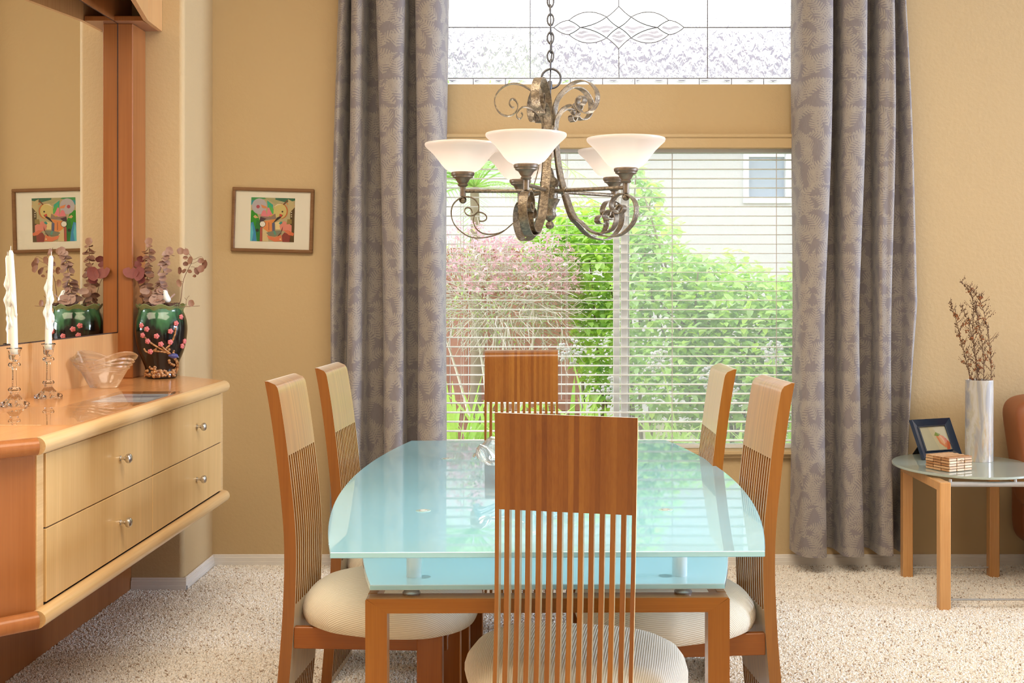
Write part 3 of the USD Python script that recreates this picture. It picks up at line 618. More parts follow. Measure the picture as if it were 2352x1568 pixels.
# ------------------------------------------------------------------ framed picture on the back wall
fp = thing('framed_picture', 'walnut framed abstract print with wide cream mat on the wall', 'picture', (-1.283, BACK, 1.637), (0, 1.6, 0))
FW, FH = 0.193, 0.152
part(fp, 'frame', cat_([cbox(-FW, FW, -.022, 0, FH - .016, FH, .003), cbox(-FW, FW, -.022, 0, -FH, -FH + .016, .003), cbox(-FW, -FW + .016, -.022, 0, -FH + .014, FH - .014, .003), cbox(FW - .016, FW, -.022, 0, -FH + .014, FH - .014, .003)]), M['frame_walnut'])
part(fp, 'mat', cbox(-FW + .014, FW - .014, -.010, -.004, -FH + .014, FH - .014), M['mat_board'])
part(fp, 'glazing', cbox(-FW + .014, FW - .014, -.0150, -.0140, -FH + .014, FH - .014), M['picture_glass'])
def flat_print(shapes, x0, z0, w, h, y):
    V, F, C, off = [], [], [], 0
    for i, (pts, col) in enumerate(shapes):
        P = Polygon(pts).buffer(0).intersection(sbox(0, 0, 1, 1))
        for g_ in getattr(P, 'geoms', [P]):
            if g_.is_empty or g_.geom_type != 'Polygon': continue
            v, f = trimesh.creation.triangulate_polygon(g_, engine='earcut'); v = np.asarray(v); f = np.asarray(f)
            n = np.cross(v[f[:, 1]] - v[f[:, 0]], v[f[:, 2]] - v[f[:, 0]]); f = np.where((n > 0)[:, None], f, f[:, ::-1])
            V.append(np.c_[x0 + v[:, 0] * w, np.full(len(v), y - 0.00006 * i), z0 + v[:, 1] * h]); F.append(f + off); C.append(np.tile(col, (len(v), 1))); off += len(v)
    return (np.vstack(V), np.vstack(F)), np.vstack(C)
def circ(cx, cy, r, r2=None): return [(cx + r * math.cos(a), cy + (r2 or r) * math.sin(a)) for a in np.linspace(0, 2 * PI, 28, endpoint=False)]
def srgb(r, g, b): return tuple((c / 255) ** 2.2 for c in (r, g, b))
A = [([(0, 0), (1, 0), (1, 1), (0, 1)], srgb(186, 170, 128)),
     ([(0.86, 0), (1, 0), (1, 0.84), (0.9, 0.85), (0.9, 0.4)], srgb(96, 78, 52)),
     ([(0, 0), (0.17, 0), (0.22, 0.45), (0.1, 0.72), (0, 0.7)], srgb(48, 148, 40)),
     ([(0, 0), (0.15, 0), (0.12, 0.22), (0.06, 0.44), (0, 0.42)], srgb(60, 140, 190)),
     ([(0, 0.3), (0.03, 0.42), (0.07, 0.2), (0.04, 0.0), (0, 0.0)], srgb(90, 190, 205)),
     ([(0.17, 0), (0.22, 0), (0.24, 0.42), (0.14, 0.5), (0.1, 0.3)], srgb(38, 120, 52)),
     ([(0, 0.82), (0.14, 0.93), (0.3, 1), (0, 1)], srgb(58, 150, 160)), ([(0.0, 0.93), (0.4, 0.98), (0.55, 1), (0, 1)], srgb(70, 150, 90)),
     ([(0.3, 1), (0.55, 0.86), (0.75, 0.96), (0.8, 1)], srgb(170, 165, 120)), ([(0.55, 0.96), (0.8, 0.9), (1, 0.95), (1, 1), (0.55, 1)], srgb(60, 110, 85)),
     (circ(0.19, 0.80, 0.17, 0.18), srgb(186, 178, 184)), (circ(0.16, 0.79, 0.04), srgb(180, 76, 92)), ([(0.22, 0.84), (0.35, 0.8), (0.36, 0.75), (0.26, 0.76)], srgb(222, 140, 90)),
     ([(0.36, 0.94), (0.5, 0.84), (0.5, 0.66), (0.38, 0.78)], srgb(60, 170, 140)), ([(0.4, 0.86), (0.54, 0.72), (0.5, 0.62), (0.42, 0.68)], srgb(90, 180, 90)),
     ([(0.8, 0.9), (1, 0.84), (1, 0.8), (0.86, 0.82)], srgb(222, 128, 76)), ([(0.84, 0.98), (0.96, 0.92), (1, 0.8), (0.88, 0.66), (0.86, 0.56)], srgb(196, 178, 130)),
     (circ(0.69, 0.70, 0.155, 0.175), srgb(196, 110, 62)), (circ(0.665, 0.70, 0.15, 0.17), srgb(210, 190, 120)), (circ(0.72, 0.69, 0.02), srgb(60, 44, 40)),
     ([(0.5, 0.78), (0.6, 0.86), (0.74, 0.87), (0.62, 0.84)], srgb(232, 214, 170)),
     ([(0.22, 0.56), (0.26, 0.69), (0.3, 0.72), (0.34, 0.69), (0.37, 0.6), (0.38, 0.76), (0.41, 0.78), (0.47, 0.66), (0.5, 0.62), (0.4, 0.57)], srgb(228, 130, 140)),
     ([(0.22, 0.58), (0.4, 0.56), (0.56, 0.64), (0.58, 0.52), (0.36, 0.5), (0.22, 0.52)], srgb(150, 124, 110)), ([(0.4, 0.58), (0.54, 0.63), (0.46, 0.57)], srgb(226, 168, 70)),
     ([(0.2, 0.45), (0.22, 0.56), (0.36, 0.52), (0.3, 0.47)], srgb(78, 58, 66)),
     ([(0.3, 0.46), (0.58, 0.52), (0.5, 0.42), (0.5, 0.24), (0.42, 0.22), (0.28, 0.25), (0.3, 0.36)], srgb(228, 142, 80)),
     ([(0.49, 0.42), (0.53, 0.44), (0.55, 0.42), (0.56, 0.24), (0.5, 0.24)], srgb(92, 94, 122)),
     ([(0.56, 0.44), (0.66, 0.46), (0.68, 0.28), (0.57, 0.28)], srgb(232, 206, 148)), ([(0.66, 0.36), (0.76, 0.48), (0.94, 0.38), (0.94, 0.22), (0.7, 0.26)], srgb(224, 138, 122)),
     ([(0.82, 0.4), (0.94, 0.42), (0.94, 0.52), (0.84, 0.52)], srgb(150, 128, 74)), ([(0.28, 0), (0.42, 0.0), (0.4, 0.22), (0.28, 0.3)], srgb(214, 190, 140)),
     ([(0.22, 0), (0.28, 0), (0.27, 0.34), (0.22, 0.32)], srgb(172, 84, 70)),
     ([(0.36, 0.2), (0.54, 0.25), (0.7, 0.26), (0.72, 0.18), (0.56, 0.12), (0.42, 0.14)], srgb(132, 128, 106)), ([(0.52, 0.24), (0.56, 0.25), (0.6, 0.17), (0.55, 0.15)], srgb(96, 150, 130)),
     ([(0.38, 0.14), (0.56, 0.1), (0.7, 0.16), (0.74, 0.02), (0.56, 0), (0.42, 0.06)], srgb(222, 124, 86)),
     ([(0.74, 0), (0.9, 0), (0.92, 0.16), (0.78, 0.22), (0.72, 0.14)], srgb(140, 62, 56)), ([(0.76, 0.26), (0.86, 0.27), (1, 0.2), (0.98, 0.14), (0.88, 0.16)], srgb(218, 116, 80)),
     ([(0.6, 0.55), (0.74, 0.62), (0.7, 0.56), (0.54, 0.44), (0.52, 0.43)], srgb(58, 46, 44)), ([(0.64, 0.42), (0.7, 0.47), (0.73, 0.43), (0.68, 0.4)], srgb(56, 150, 140)),
     ([(0.06, 0.56), (0.1, 0.6), (0.18, 0.54), (0.1, 0.52)], srgb(214, 176, 120)), ([(0.64, 0.55), (0.66, 0.6), (0.7, 0.56), (0.72, 0.62), (0.66, 0.64)], srgb(206, 72, 60)),
     (circ(0.275, 0.395, 0.07), srgb(44, 38, 40)), (circ(0.275, 0.395, 0.062), srgb(234, 228, 216)), (circ(0.16, 0.25, 0.036), srgb(40, 58, 44)),
     (circ(0.925, 0.68, 0.014), srgb(220, 208, 180)), (circ(0.928, 0.625, 0.014), srgb(220, 208, 180)), (circ(0.93, 0.58, 0.014), srgb(220, 208, 180)),
     ([(0.73, 0.86), (0.82, 0.96), (0.84, 0.94), (0.75, 0.84)], srgb(120, 78, 52)), (circ(0.69, 0.06, 0.02), srgb(226, 196, 150)), ([(0.415, 0.44), (0.425, 0.44), (0.43, 0.26), (0.42, 0.26)], srgb(120, 64, 44)), ([(0.72, 0.3), (0.74, 0.36), (0.73, 0.26), (0.66, 0.14), (0.62, 0.12), (0.7, 0.22)], srgb(96, 50, 44))]
pm, pc = flat_print(A, -0.1045, -0.101, 0.207, 0.207, -0.0101)
part(fp, 'print', pm, M['print_ink'], col=pc, label='square abstract print in green, pink, orange and ochre shapes')

# ------------------------------------------------------------------ built-in sideboard with mirror hutch
HC = 0.938
sb = thing('sideboard', 'maple sideboard with angled ends and four drawers under the mirror', 'sideboard', (0, 0, 0))
XF = -1.335
carc = [(-1.80, 5.199), (-1.60, 5.199), (XF - .004, 4.957), (XF - .004, 3.137), (-1.62, 2.852), (-1.80, 2.672)]
part(sb, 'carcass', prism(carc, 0.462, 0.90), M['panel_wood'])
pl = [(-1.80, 5.199), (-1.594, 5.199), (-1.3235, 4.929), (-1.3235, 3.111), (-1.80, 2.6345)]
part(sb, 'counter_top', prism(pl, 0.900, HC), M['counter_wood'])
r_ = 0.0235
def nose(a, b, z): return tube([(a[0], a[1], z), (b[0], b[1], z)], r_, 24)
FA, FB, FC, FD = (-1.3235, 4.929), (-1.3235, 3.111), (-1.80, 2.6345), (-1.594, 5.199)
for z, nm in ((HC - r_, 'counter_nosing'), (0.462, 'bottom_rail')):
    part(sb, nm, cat_([nose(FA, FB, z), ball((*FA, z), r_, 3)]), M['nosing_wood'], 40)
    part(sb, nm, cat_([nose((FB[0] - .001, FB[1] - .001), FC, z)]), M['panel_wood'], 40)  # same wood as the front; darker copy paints in its weaker light
    part(sb, nm, nose(FA, (FD[0] + .018, FD[1] - .018), z), M['nosing_wood'], 40)
part(sb, 'end_stile', cbox(XF - .006, XF, 3.140, 3.181, 0.478, 0.893, .001), M['nosing_wood'])
part(sb, 'end_stile', cbox(XF - .006, XF, 4.910, 4.955, 0.478, 0.893, .001), M['nosing_wood'])
part(sb, 'shadow_gap', cbox(XF - .006, XF - .0035, 3.17, 4.92, 0.478, 0.895), M['dark_gap'])  # dark sheet that paints the shade in the gaps between drawers
knobp = [(0, 0), (.0085, 0), (.0085, .003), (.0055, .005), (.005, .013), (.0075, .017), (.0135, .021), (.0155, .027), (.0140, .033), (.009, .0365), (0, .0375)]
for (y0, y1) in ((3.184, 4.0455), (4.0505, 4.908)):
    for (z0, z1) in ((0.489, 0.6845), (0.6880, 0.8865)):
        d = part(sb, 'drawer', cbox(XF - .004, XF + .006, y0, y1, z0, z1, .0015), M['drawer_wood'])
        yk = (3.737 if y0 < 4 else 4.560); zk = (z0 + z1) / 2 + .004
        part(d, 'knob', xf(lathe(knobp, 24), (XF + .006, yk, zk), ry=PI / 2), M['nickel'], 40, label='round brushed metal knob')
part(sb, 'kick_panel', cbox(-1.814, -1.80, 2.40, 5.199, 0.0, 0.462), M['panel_wood'])

hu = thing('mirror_hutch', 'wood framed wall mirror with post and canopy above the sideboard', 'mirror', (0, 0, 0))
part(hu, 'backboard', cbox(-1.818, -1.800, 2.42, 5.04, HC, 1.131), M['backboard_wood'])
part(hu, 'mirror_glass', cbox(-1.812, -1.8005, 2.56, 5.036, 1.134, 2.434), M['mirror'], label='tall clear mirror pane')
part(hu, 'seal_strip', cat_([cbox(-1.812, -1.7990, 2.56, 5.035, 1.1305, 1.1345), cbox(-1.812, -1.7990, 5.0335, 5.0365, 1.1345, 2.436)]), M['dark_gap'])
part(hu, 'post', cbox(-1.818, -1.737, 5.0365, 5.199, HC, 2.437, .004), M['panel_wood'])
part(hu, 'post', cbox(-1.818, -1.737, 2.40, 2.56, HC, 2.437, .004), M['panel_wood'])
part(hu, 'header', cbox(-1.818, -1.797, 2.42, 5.199, 2.437, 2.70), M['panel_wood'])
def wallrun(pts, t, z0, z1):
    L = []
    for (a, b) in zip(pts[:-1], pts[1:]):
        a, b = np.array(a), np.array(b); d = (b - a) / np.linalg.norm(b - a); n = np.array([-d[1], d[0]]) * t
        q = [a, b, b + n, a + n]; L.append(hull([(p[0], p[1], z) for p in q for z in (z0, z1)]))
    return cat_(L)
cp = [(-1.666, 5.199), (-1.656, 4.985), (-1.578, 4.60), (-1.535, 4.2), (-1.525, 3.8), (-1.535, 3.4), (-1.578, 3.0), (-1.656, 2.615), (-1.666, 2.40)]
part(hu, 'canopy_front', wallrun(cp, -0.019, 2.437, 2.72), M['backboard_wood'])
part(hu, 'canopy_end', cbox(-1.80, -1.680, 4.985, 5.199, 2.4362, 2.456, .001), M['panel_wood'])
part(hu, 'canopy_end', cbox(-1.80, -1.680, 2.40, 2.615, 2.4362, 2.456, .001), M['panel_wood'])
part(hu, 'canopy_top', prism([(-1.818, 5.199)] + cp + [(-1.818, 2.40)], 2.70, 2.72), M['painted_recess_shade'])  # coloured dark to paint the shade inside the canopy recess

# clear plates on the counter and the print under one of them
single('glass_plate', slab([(-1.552, 3.838), (-1.324, 3.838), (-1.324, 4.377), (-1.560, 4.377)], HC + .001, HC + .005, .0008), M['mat_glass'], 'clear glass plate lying on the counter in front of the glass bowl', 'glass plate')
single('glass_plate', slab([(-1.66, 3.345), (-1.324, 3.345), (-1.324, 3.832), (-1.66, 3.832)], HC + .0004, HC + .0044, .0008), M['mat_glass'], 'clear glass plate on the counter in front of the candlesticks', 'glass plate')
pp, ppc = flat_print([([(0, 0), (1, 0), (1, 1), (0, 1)], (.55, .56, .60)), ([(.05, .1), (.95, .3), (.9, .5), (.1, .4)], (.66, .68, .72)), ([(.05, .55), (.9, .62), (.95, .75), (.1, .7)], (.30, .31, .38)), ([(.1, .8), (.9, .82), (.9, .95), (.08, .94)], (.58, .6, .66))], 0, 0, .19, .30, 0)
pm2 = trimesh.Trimesh(np.c_[pp[0][:, 0], pp[0][:, 2], -pp[0][:, 1]], pp[1], process=False); pm2.apply_translation((-1.535, 4.03, HC + .0002))
single('photo_print', pm2, M['print_ink'], 'grey photo print lying under the far glass plate', 'print', col=ppc)

# candlesticks and candles
def candlestick(loc, label):
    t = thing('candlestick', label, 'candlestick', loc, group=None)
    def sc(a, h, r): return (r * (1 + 0.06 * math.cos(8 * a)), h + 0.004 * math.cos(8 * a) * (r > .04))
    part(t, 'foot', lathe([(0, .001), (.040, .001), (.047, .003), (.047, .007), (.036, .016), (.020, .030), (.013, .040), (.013, .046), (0, .046)], 48, rfun=sc), M['crystal'], 30)
    part(t, 'lower_knop', lathe([(0, .046), (.014, .047), (.0205, .053), (.0205, .058), (.014, .064), (0, .065)], 8), M['crystal'])
    part(t, 'stem', lathe([(0, .064), (.0085, .064), (.0072, .09), (.0072, .118), (.0095, .128), (0, .128)], 8), M['crystal'])
    part(t, 'upper_knop', lathe([(0, .127), (.014, .128), (.0205, .134), (.0205, .139), (.013, .145), (0, .146)], 8), M['crystal'])
    part(t, 'cup', lathe([(0, .145), (.010, .147), (.0165, .157), (.018, .178), (.024, .189), (.0225, .191), (.0165, .180), (.0145, .170), (.0, .168)], 24, rfun=lambda a, h, r: (r * (1 + .07 * math.cos(8 * a) * (h > .182)), h)), M['crystal'], 30)
    return t
def candle(loc, H, seed, label, lean=0.0):
    t = thing('candle', label, 'candle', loc); rs = np.random.RandomState(seed)
    pr = [(0, 0), (.0115, 0), (.0115, .03)] + [(.0115 - .0035 * k / 12, .03 + (H - .045) * k / 12) for k in range(1, 13)] + [(.006, H - .010), (.0045, H - .006), (0, H - .008)]
    bend = lambda z: lean * (z / H) ** 2
    m = lathe(pr, 20); m.vertices[:, 0] += bend(m.vertices[:, 2]); parts = [m]
    # drips that ran down the side
    for k in range(6):
        a = rs.uniform(0, 2 * PI); z1 = rs.uniform(.10, H * .92); n = 16; pts, rad = [], []
        for i in range(n):
            s = i / (n - 1); z = z1 - s * rs.uniform(.085, .09); q = a + 1.4 * s * (1 if k % 2 else -1)
            rr = .0105 - .0028 * z / H + .003 * math.sin(PI * s)
            pts.append((rr * math.cos(q) + bend(z), rr * math.sin(q), z)); rad.append(.0022 + .0062 * math.exp(-((s - .35) / .16) ** 2) + .003 * math.exp(-((s - .85) / .1) ** 2))
        parts.append(tube(pts, rad, 10))
    part(t, 'wax_body', cat_(parts), M['wax'], 50)
    part(t, 'wick', tube([(bend(H), 0, H - .01), (bend(H) + .0006, 0, H + .008)], .0011, 6), M['wick'], True)
candlestick((-1.729, 3.892, HC), 'crystal candlestick nearest the left edge of the picture')
candlestick((-1.734, 4.172, HC), 'crystal candlestick standing beside the clear glass bowl')
candle((-1.729, 3.892, HC + .170), .345, 3, 'dripped white candle in the candlestick at the left edge', -.012)
candle((-1.734, 4.172, HC + .170), .334, 9, 'dripped white candle in the candlestick beside the bowl', .010)

# clear glass bowl with wavy rim
def bowl_r(a, h, r):
    sq = 1 + 0.12 * math.cos(2 * (a - .5)); wave = 0.020 * math.sin(2 * a + 2.4) * max(0, (h - .05) / .075)
    return (r * sq, h + wave)
gb = [(0, .003), (.046, .003), (.049, .008), (.064, .040), (.078, .068), (.086, .074), (.0845, .080), (.094, .086), (.0925, .092), (.101, .098), (.0995, .104), (.108, .112), (.1115, .120), (.108, .123), (.100, .112), (.087, .086), (.070, .064), (.056, .038), (.042, .016), (0, .013)]
single('glass_bowl', xf(lathe(gb, 72, rfun=bowl_r), (-1.690, 4.58, HC)), M['bowl_glass'], 'clear ribbed glass bowl with wavy rim on the sideboard counter', 'bowl', 40)

# ------------------------------------------------------------------ glazed vase with flowers in relief, and what stands in it
VX, VY = -1.622, 5.052
va = thing('vase', 'black and green glazed vase with raised pink blossoms', 'vase', (VX, VY, HC))
vp = [(0, .002), (.062, .002), (.066, .008), (.064, .035), (.075, .07), (.094, .12), (.104, .17), (.107, .21), (.1045, .24), (.097, .268), (.091, .285), (.092, .295)]
VR = PchipInterpolator([p[1] for p in vp[1:]], [p[0] for p in vp[1:]])
zz = np.linspace(.004, .295, 40)
part(va, 'body', lathe([(0, .002), (.06, .002)] + [(float(VR(z)), z) for z in zz] + [(.088, .295), (.085, .28), (.08, .2), (0, .18)], 64), M['vase_glaze'], 50)
part(va, 'rim', lathe([(.091, .292), (.096, .300), (.1015, .3085), (.1010, .3105), (.094, .303), (.087, .294)], 96, rfun=lambda a, h, r: (r * (1 + .02 * math.cos(9 * a)), h + .0055 * math.sin(9 * a + .4))), M['vase_rim'], 40)
def on_vase(px, py, out=0.0):
    h = EYE - (py - 650) * 4.96 / 2740 - HC; r = float(VR(np.clip(h, .004, .295))) + out
    x = np.clip((px - 372) * 4.97 / 2740, -r * .985, r * .985); return np.array([x, -math.sqrt(max(r * r - x * x, 1e-6)), h])
def rose(c, s):
    d = c * (1, 1, 0); d /= np.linalg.norm(d); L = []
    q = np.array([-d[1], d[0], 0]); u = np.array([0, 0, 1.0])
    for k in range(5):
        a = k * 2 * PI / 5; L.append(ball(c + (q * math.cos(a) + u * math.sin(a)) * s * .55 + d * s * .15, s * .52, 1))
    L.append(ball(c + d * s * .5, s * .42, 1)); return cat_(L)
for (cx, cy) in ((965, 973), (1003, 995), (973, 1035), (1065, 1040), (1007, 1073), (1088, 1092), (1020, 1140), (1143, 1010), (1170, 960), (1187, 920), (1140, 1080), (1202, 1080), (1190, 1110)):
    part(va, 'blossom', rose(on_vase(cx / 2.8, 400 + cy / 2.8, .002), .0115), M['rose_relief'], 60)
for pl_ in (((1150, 1290), (1150, 1200), (1110, 1140), (1050, 1100), (985, 1045)), ((1110, 1145), (1080, 1140), (1020, 1135)), ((1100, 1130), (1135, 1100), (1160, 1050), (1170, 985)), ((1160, 1280), (1165, 1220), (1130, 1150), (1088, 1100)), ((975, 1120), (1000, 1145), (1060, 1120))):
    part(va, 'raised_branch', tube(spline([on_vase(x / 2.8, 400 + y / 2.8, .002) for x, y in pl_], 20), .0042, 8), M['gold_relief'], True)
rs = np.random.RandomState(4)
part(va, 'raised_moss', cat_([ball(on_vase(rs.uniform(338, 408), rs.uniform(852, 866)) * (1, 1, 1), rs.uniform(.005, .010), 1) for _ in range(46)] + [ball(on_vase(rs.uniform(356, 372), rs.uniform(842, 860)), rs.uniform(.004, .007), 1) for _ in range(16)] + [ball(on_vase(rs.uniform(398, 412), rs.uniform(800, 866)), rs.uniform(.004, .007), 1) for _ in range(26)]), M['gold_relief'], 60)
bc = on_vase(412, 818, .010)
part(va, 'relief_bird', cat_([ball(bc, .014, 2, (1.35, .8, .8)), ball(bc + (-.016, -.002, .003), .008, 2), hull([bc + (.012, 0, .002), bc + (.024, 0, -.006), bc + (.012, -.004, -.006), bc + (.012, .004, -.004)]), hull([bc + (-.022, -.002, .004), bc + (-.030, -.002, .002), bc + (-.022, -.004, .001), bc + (-.022, 0, 0)])]), M['bird_blue'], 50, label='small blue raised bird')
def VW(cx, cy, dy=0.0): return np.array([(280 + cx / 8.71 - 1250) * (VY + dy) / 2740, VY + dy, EYE + (650 - (540 + cy / 8.71)) * (VY + dy) / 2740])
LR = np.random.RandomState(99)
def leaf_disc(c, r, nrm, up=(0, 0, 1), asp=1.0, cup=.28):
    nrm = np.asarray(nrm, float); nrm /= np.linalg.norm(nrm); u = np.cross(up, nrm); u = u / (np.linalg.norm(u) + 1e-9) if np.linalg.norm(u) > 1e-6 else np.array([1.0, 0, 0]); w = np.cross(nrm, u)
    v = [np.asarray(c, float)]; f = []; n = 14; k1, k2, p1 = LR.uniform(-.5, .5), LR.uniform(.02, .14), LR.uniform(0, 6.28)
    for ring, k in ((.55, .3), (1.0, 1.0)):
        for i in range(n):
            a = 2 * PI * i / n; rr = r * (1 + k2 * math.cos(2 * a + p1) + .05 * math.sin(5 * a + p1) - .10 * max(0, math.cos(a - PI / 2)) ** 4 * -1)
            v.append(c + u * math.cos(a) * rr * ring + w * math.sin(a) * rr * asp * ring + nrm * r * (cup * k + k1 * k * ring * math.cos(2 * a) * .5))
    for i in range(n):
        j = (i + 1) % n; f += [(0, 1 + i, 1 + j), (1 + i, 1 + n + i, 1 + n + j), (1 + i, 1 + n + j, 1 + j)]
    top = trimesh.Trimesh(np.array(v), f, process=False); back = top.copy(); back.vertices = back.vertices - nrm * .0009; back.invert(); return cat_([top, back])
def sprig(label, stem, leaves, m, lr, seed, extra=()):
    """leaves: None = pairs all along the stem"""
    t = thing('dried_sprig', label, 'dried sprig', (0, 0, 0)); rs = np.random.RandomState(seed); C = spline(stem, 40)
    part(t, 'stem', tube(C, np.linspace(.0018, .0009, 40), 6), M['dried_stem'], True)
    for e in extra: part(t, 'side_stem', tube(spline(e, 14), .0008, 5), M['dried_stem'], True)
    if leaves is None:
        k = 5
        while k < 39:
            c = C[k]; a = rs.uniform(0, PI)
            for s in (0, PI):
                d = np.array([math.cos(a + s), math.sin(a + s), .0]); r = lr * (1 - .35 * k / 40) * rs.uniform(.85, 1.15)
                part(t, 'leaf', leaf_disc(c + d * r * .85, r, (d[0] * .5 + rs.uniform(-.5, .5), d[1] * .5 - rs.uniform(.1, 1.1), 1.0 + rs.uniform(-.4, .4)), (0, 1, 0), rs.uniform(.75, 1.1)), m, True)
            k += rs.choice([1, 2, 2])
        part(t, 'leaf', leaf_disc(C[-1], lr * .8, (0.1, -1, .3)), m, True)
    else:
        for (c, r, asp) in leaves: part(t, 'leaf', leaf_disc(c, r, (rs.uniform(-.5, .5), -1, rs.uniform(-.3, .6)), (0, 0, 1), asp), m, True)
sprig('tall dried eucalyptus sprig at the left of the vase, beside the post', [(-1.622, VY, HC + .19), VW(520, 1350), VW(500, 1000), VW(530, 600), VW(540, 130)], None, M['dried_leaf_brown'], .0205, 1)
sprig('tall dried eucalyptus sprig with pinkish leaves in the middle of the vase', [(-1.62, VY - .02, HC + .19), VW(700, 1380, -.04), VW(790, 1000, -.04), VW(850, 600, -.04), VW(950, 330, -.04)], None, M['dried_leaf_pink'], .0225, 2)
sprig('dried sprig of broad wine-red leaves leaning left from the vase', [(-1.63, VY, HC + .19), VW(440, 1390), VW(340, 1000), VW(250, 840)], [(VW(190, 760, -.02), .030, .9), (VW(360, 780, -.03), .027, 1.0), (VW(300, 590, .01), .020, .7), (VW(390, 480, .02), .018, .8), (VW(110, 690, .0), .014, 1.3), (VW(400, 900, -.02), .019, .9)], M['dried_leaf_red'], .02, 3)
sprig('thin arching dried sprig with few brown leaves at the right of the vase', [(-1.61, VY, HC + .19), VW(1160, 1350), VW(1190, 1220), VW(1222, 950), VW(1290, 750), VW(1380, 580), VW(1410, 480), VW(1350, 380), VW(1270, 250)],
      [(VW(x, y, d), r, a) for x, y, r, a, d in ((1170, 320, .0150, 1, .01), (1285, 345, .0130, 1.1, -.01), (1270, 450, .0115, .6, 0), (1272, 572, .0105, 1, .01), (1370, 505, .0120, 1.3, -.01), (1580, 510, .0135, .8, 0), (1580, 680, .0140, 1.3, -.01), (1662, 590, .0130, 1.5, .01), (1165, 710, .0115, 1.2, 0), (1250, 720, .0110, .9, -.01), (1360, 730, .0100, .8, 0), (1500, 720, .0120, 1.4, 0), (1460, 815, .0085, .7, 0), (1145, 960, .0105, 1.6, 0))], M['dried_leaf_brown'], .014, 4,
      extra=([VW(1410, 480), VW(1500, 460), VW(1580, 430), VW(1640, 500)], [VW(1380, 630), VW(1450, 640), VW(1490, 690)], [VW(1222, 930), VW(1170, 915), VW(1130, 905)], [VW(1380, 570), VW(1480, 540), VW(1540, 500)]))
sprig('low dried sprig of big tan leaves at the front of the vase mouth', [(-1.625, VY - .03, HC + .19), VW(700, 1390, -.06), VW(740, 1290, -.07)], [(VW(640, 1290, -.075), .019, 1.1), (VW(755, 1270, -.08), .021, .7), (VW(720, 1350, -.085), .020, .6), (VW(770, 1120, -.06), .016, .9), (VW(480, 1120, -.05), .022, .6), (VW(820, 1340, -.08), .013, .7)], M['dried_leaf_pink'], .02, 5)
sprig('bare horizontal twig with one brown leaf resting across the vase rim', [VW(980, 1440, -.05), VW(1250, 1430, -.03), VW(1560, 1412, -.02)], [(VW(1385, 1362, -.03), .0135, 1.0)], M['dried_leaf_brown'], .01, 6, extra=([VW(1300, 1425, -.03), VW(1290, 1300, -.03), VW(1350, 1210, -.03)], [VW(1300, 1300, -.03), VW(1250, 1250, -.03)]))
nb = VW(985, 1380, -.045)
nest = thing('bird_nest', 'small brown twig nest in the mouth of the vase', 'nest', tuple(nb)); rs = np.random.RandomState(8)
part(nest, 'woven_twigs', cat_([tube([(.030 * rs.uniform(.75, 1.15) * math.cos(a + s), .030 * rs.uniform(.75, 1.1) * math.sin(a + s), rs.uniform(-.009, .006)) for s in np.linspace(0, rs.uniform(.8, 2.0), 8)], .0011, 5) for a in rs.uniform(0, 6.28, 70)] + [lathe([(0, -.013), (.022, -.013), (.029, -.003), (.027, .004), (.016, -.005), (0, -.006)], 20)]), M['nest_straw'], True, kind='stuff')
bw = VW(905, 1345, -.055)
bi = thing('bird_figurine', 'small white bird figurine sitting on the nest in the vase', 'figurine', tuple(bw))
bm = lathe([(0, 0), (.010, .001), (.0165, .009), (.0165, .018), (.0125, .030), (.0100, .037), (.0098, .043), (.0075, .050), (0, .053)], 28); bm.vertices[:, 0] -= .010 * (bm.vertices[:, 2] / .053) ** 1.4
part(bi, 'body', bm, M['porcelain'], 60)
part(bi, 'beak', hull([(-.017, -.003, .046), (-.024, -.003, .0425), (-.017, -.006, .042), (-.017, 0, .042)]), M['vase_rim'])
part(bi, 'eye', ball((-.0125, -.0088, .0455), .0014, 1), M['black_felt'], True)
part(bi, 'tail', hull([(.010, .003, .012), (.034, .004, .034), (.030, .000, .038), (.010, -.003, .020)]), M['dried_leaf_pink'])

# ------------------------------------------------------------------ dining table
TX, TYc = -0.006, 3.613
dt = thing('dining_table', 'frosted glass dining table with bowed sides on a wooden frame', 'table', (TX, TYc, 0), (0, 0, 0.9))
def boat(half, bow, y0, y1, n=40):
    ys = np.linspace(y0, y1, n); ym, L = (y0 + y1) / 2, (y1 - y0) / 2; w = half + bow * (1 - ((ys - ym) / L) ** 2)
    r = [(x, y) for x, y in zip(w, ys)]; return r + [(-x, y) for x, y in r[::-1]]
topm = slab(boat(.486, .100, 2.666 - TYc, 4.555 - TYc), .7265, .7400, .0015)
topm.update_faces(topm.face_normals[:, 2] > -.9)          # etched on its upper side and rim only
sd = np.abs(topm.face_normals[:, 2]) < .5; rimm = topm.submesh([np.nonzero(sd)[0]], append=True); topm.update_faces(~sd)
part(dt, 'glass_edge', rimm, M['green_edge_glass'], 30, label='bright aqua edge of the glass top')
gt = part(dt, 'glass_top', topm, M['frosted_table_glass'], 30, label='pale turquoise frosted glass top')
lfm = slab(boat(.405, .100, 2.722 - TYc, 4.42 - TYc), .6405, .6530, .0015); sd = np.abs(lfm.face_normals[:, 2]) < .5
part(dt, 'glass_edge', lfm.submesh([np.nonzero(sd)[0]], append=True), M['green_edge_glass'], 30, label='bright aqua edge of the lower glass sheet')
lfm.update_faces(~sd); lf = part(dt, 'extension_leaf', lfm, M['frosted_leaf_glass'], 30, label='second frosted glass sheet below the top')
LX, LY0, LY1, LW = .4125, 2.70 - TYc, 4.15 - TYc, .049
FT, FB_ = .6275, .594
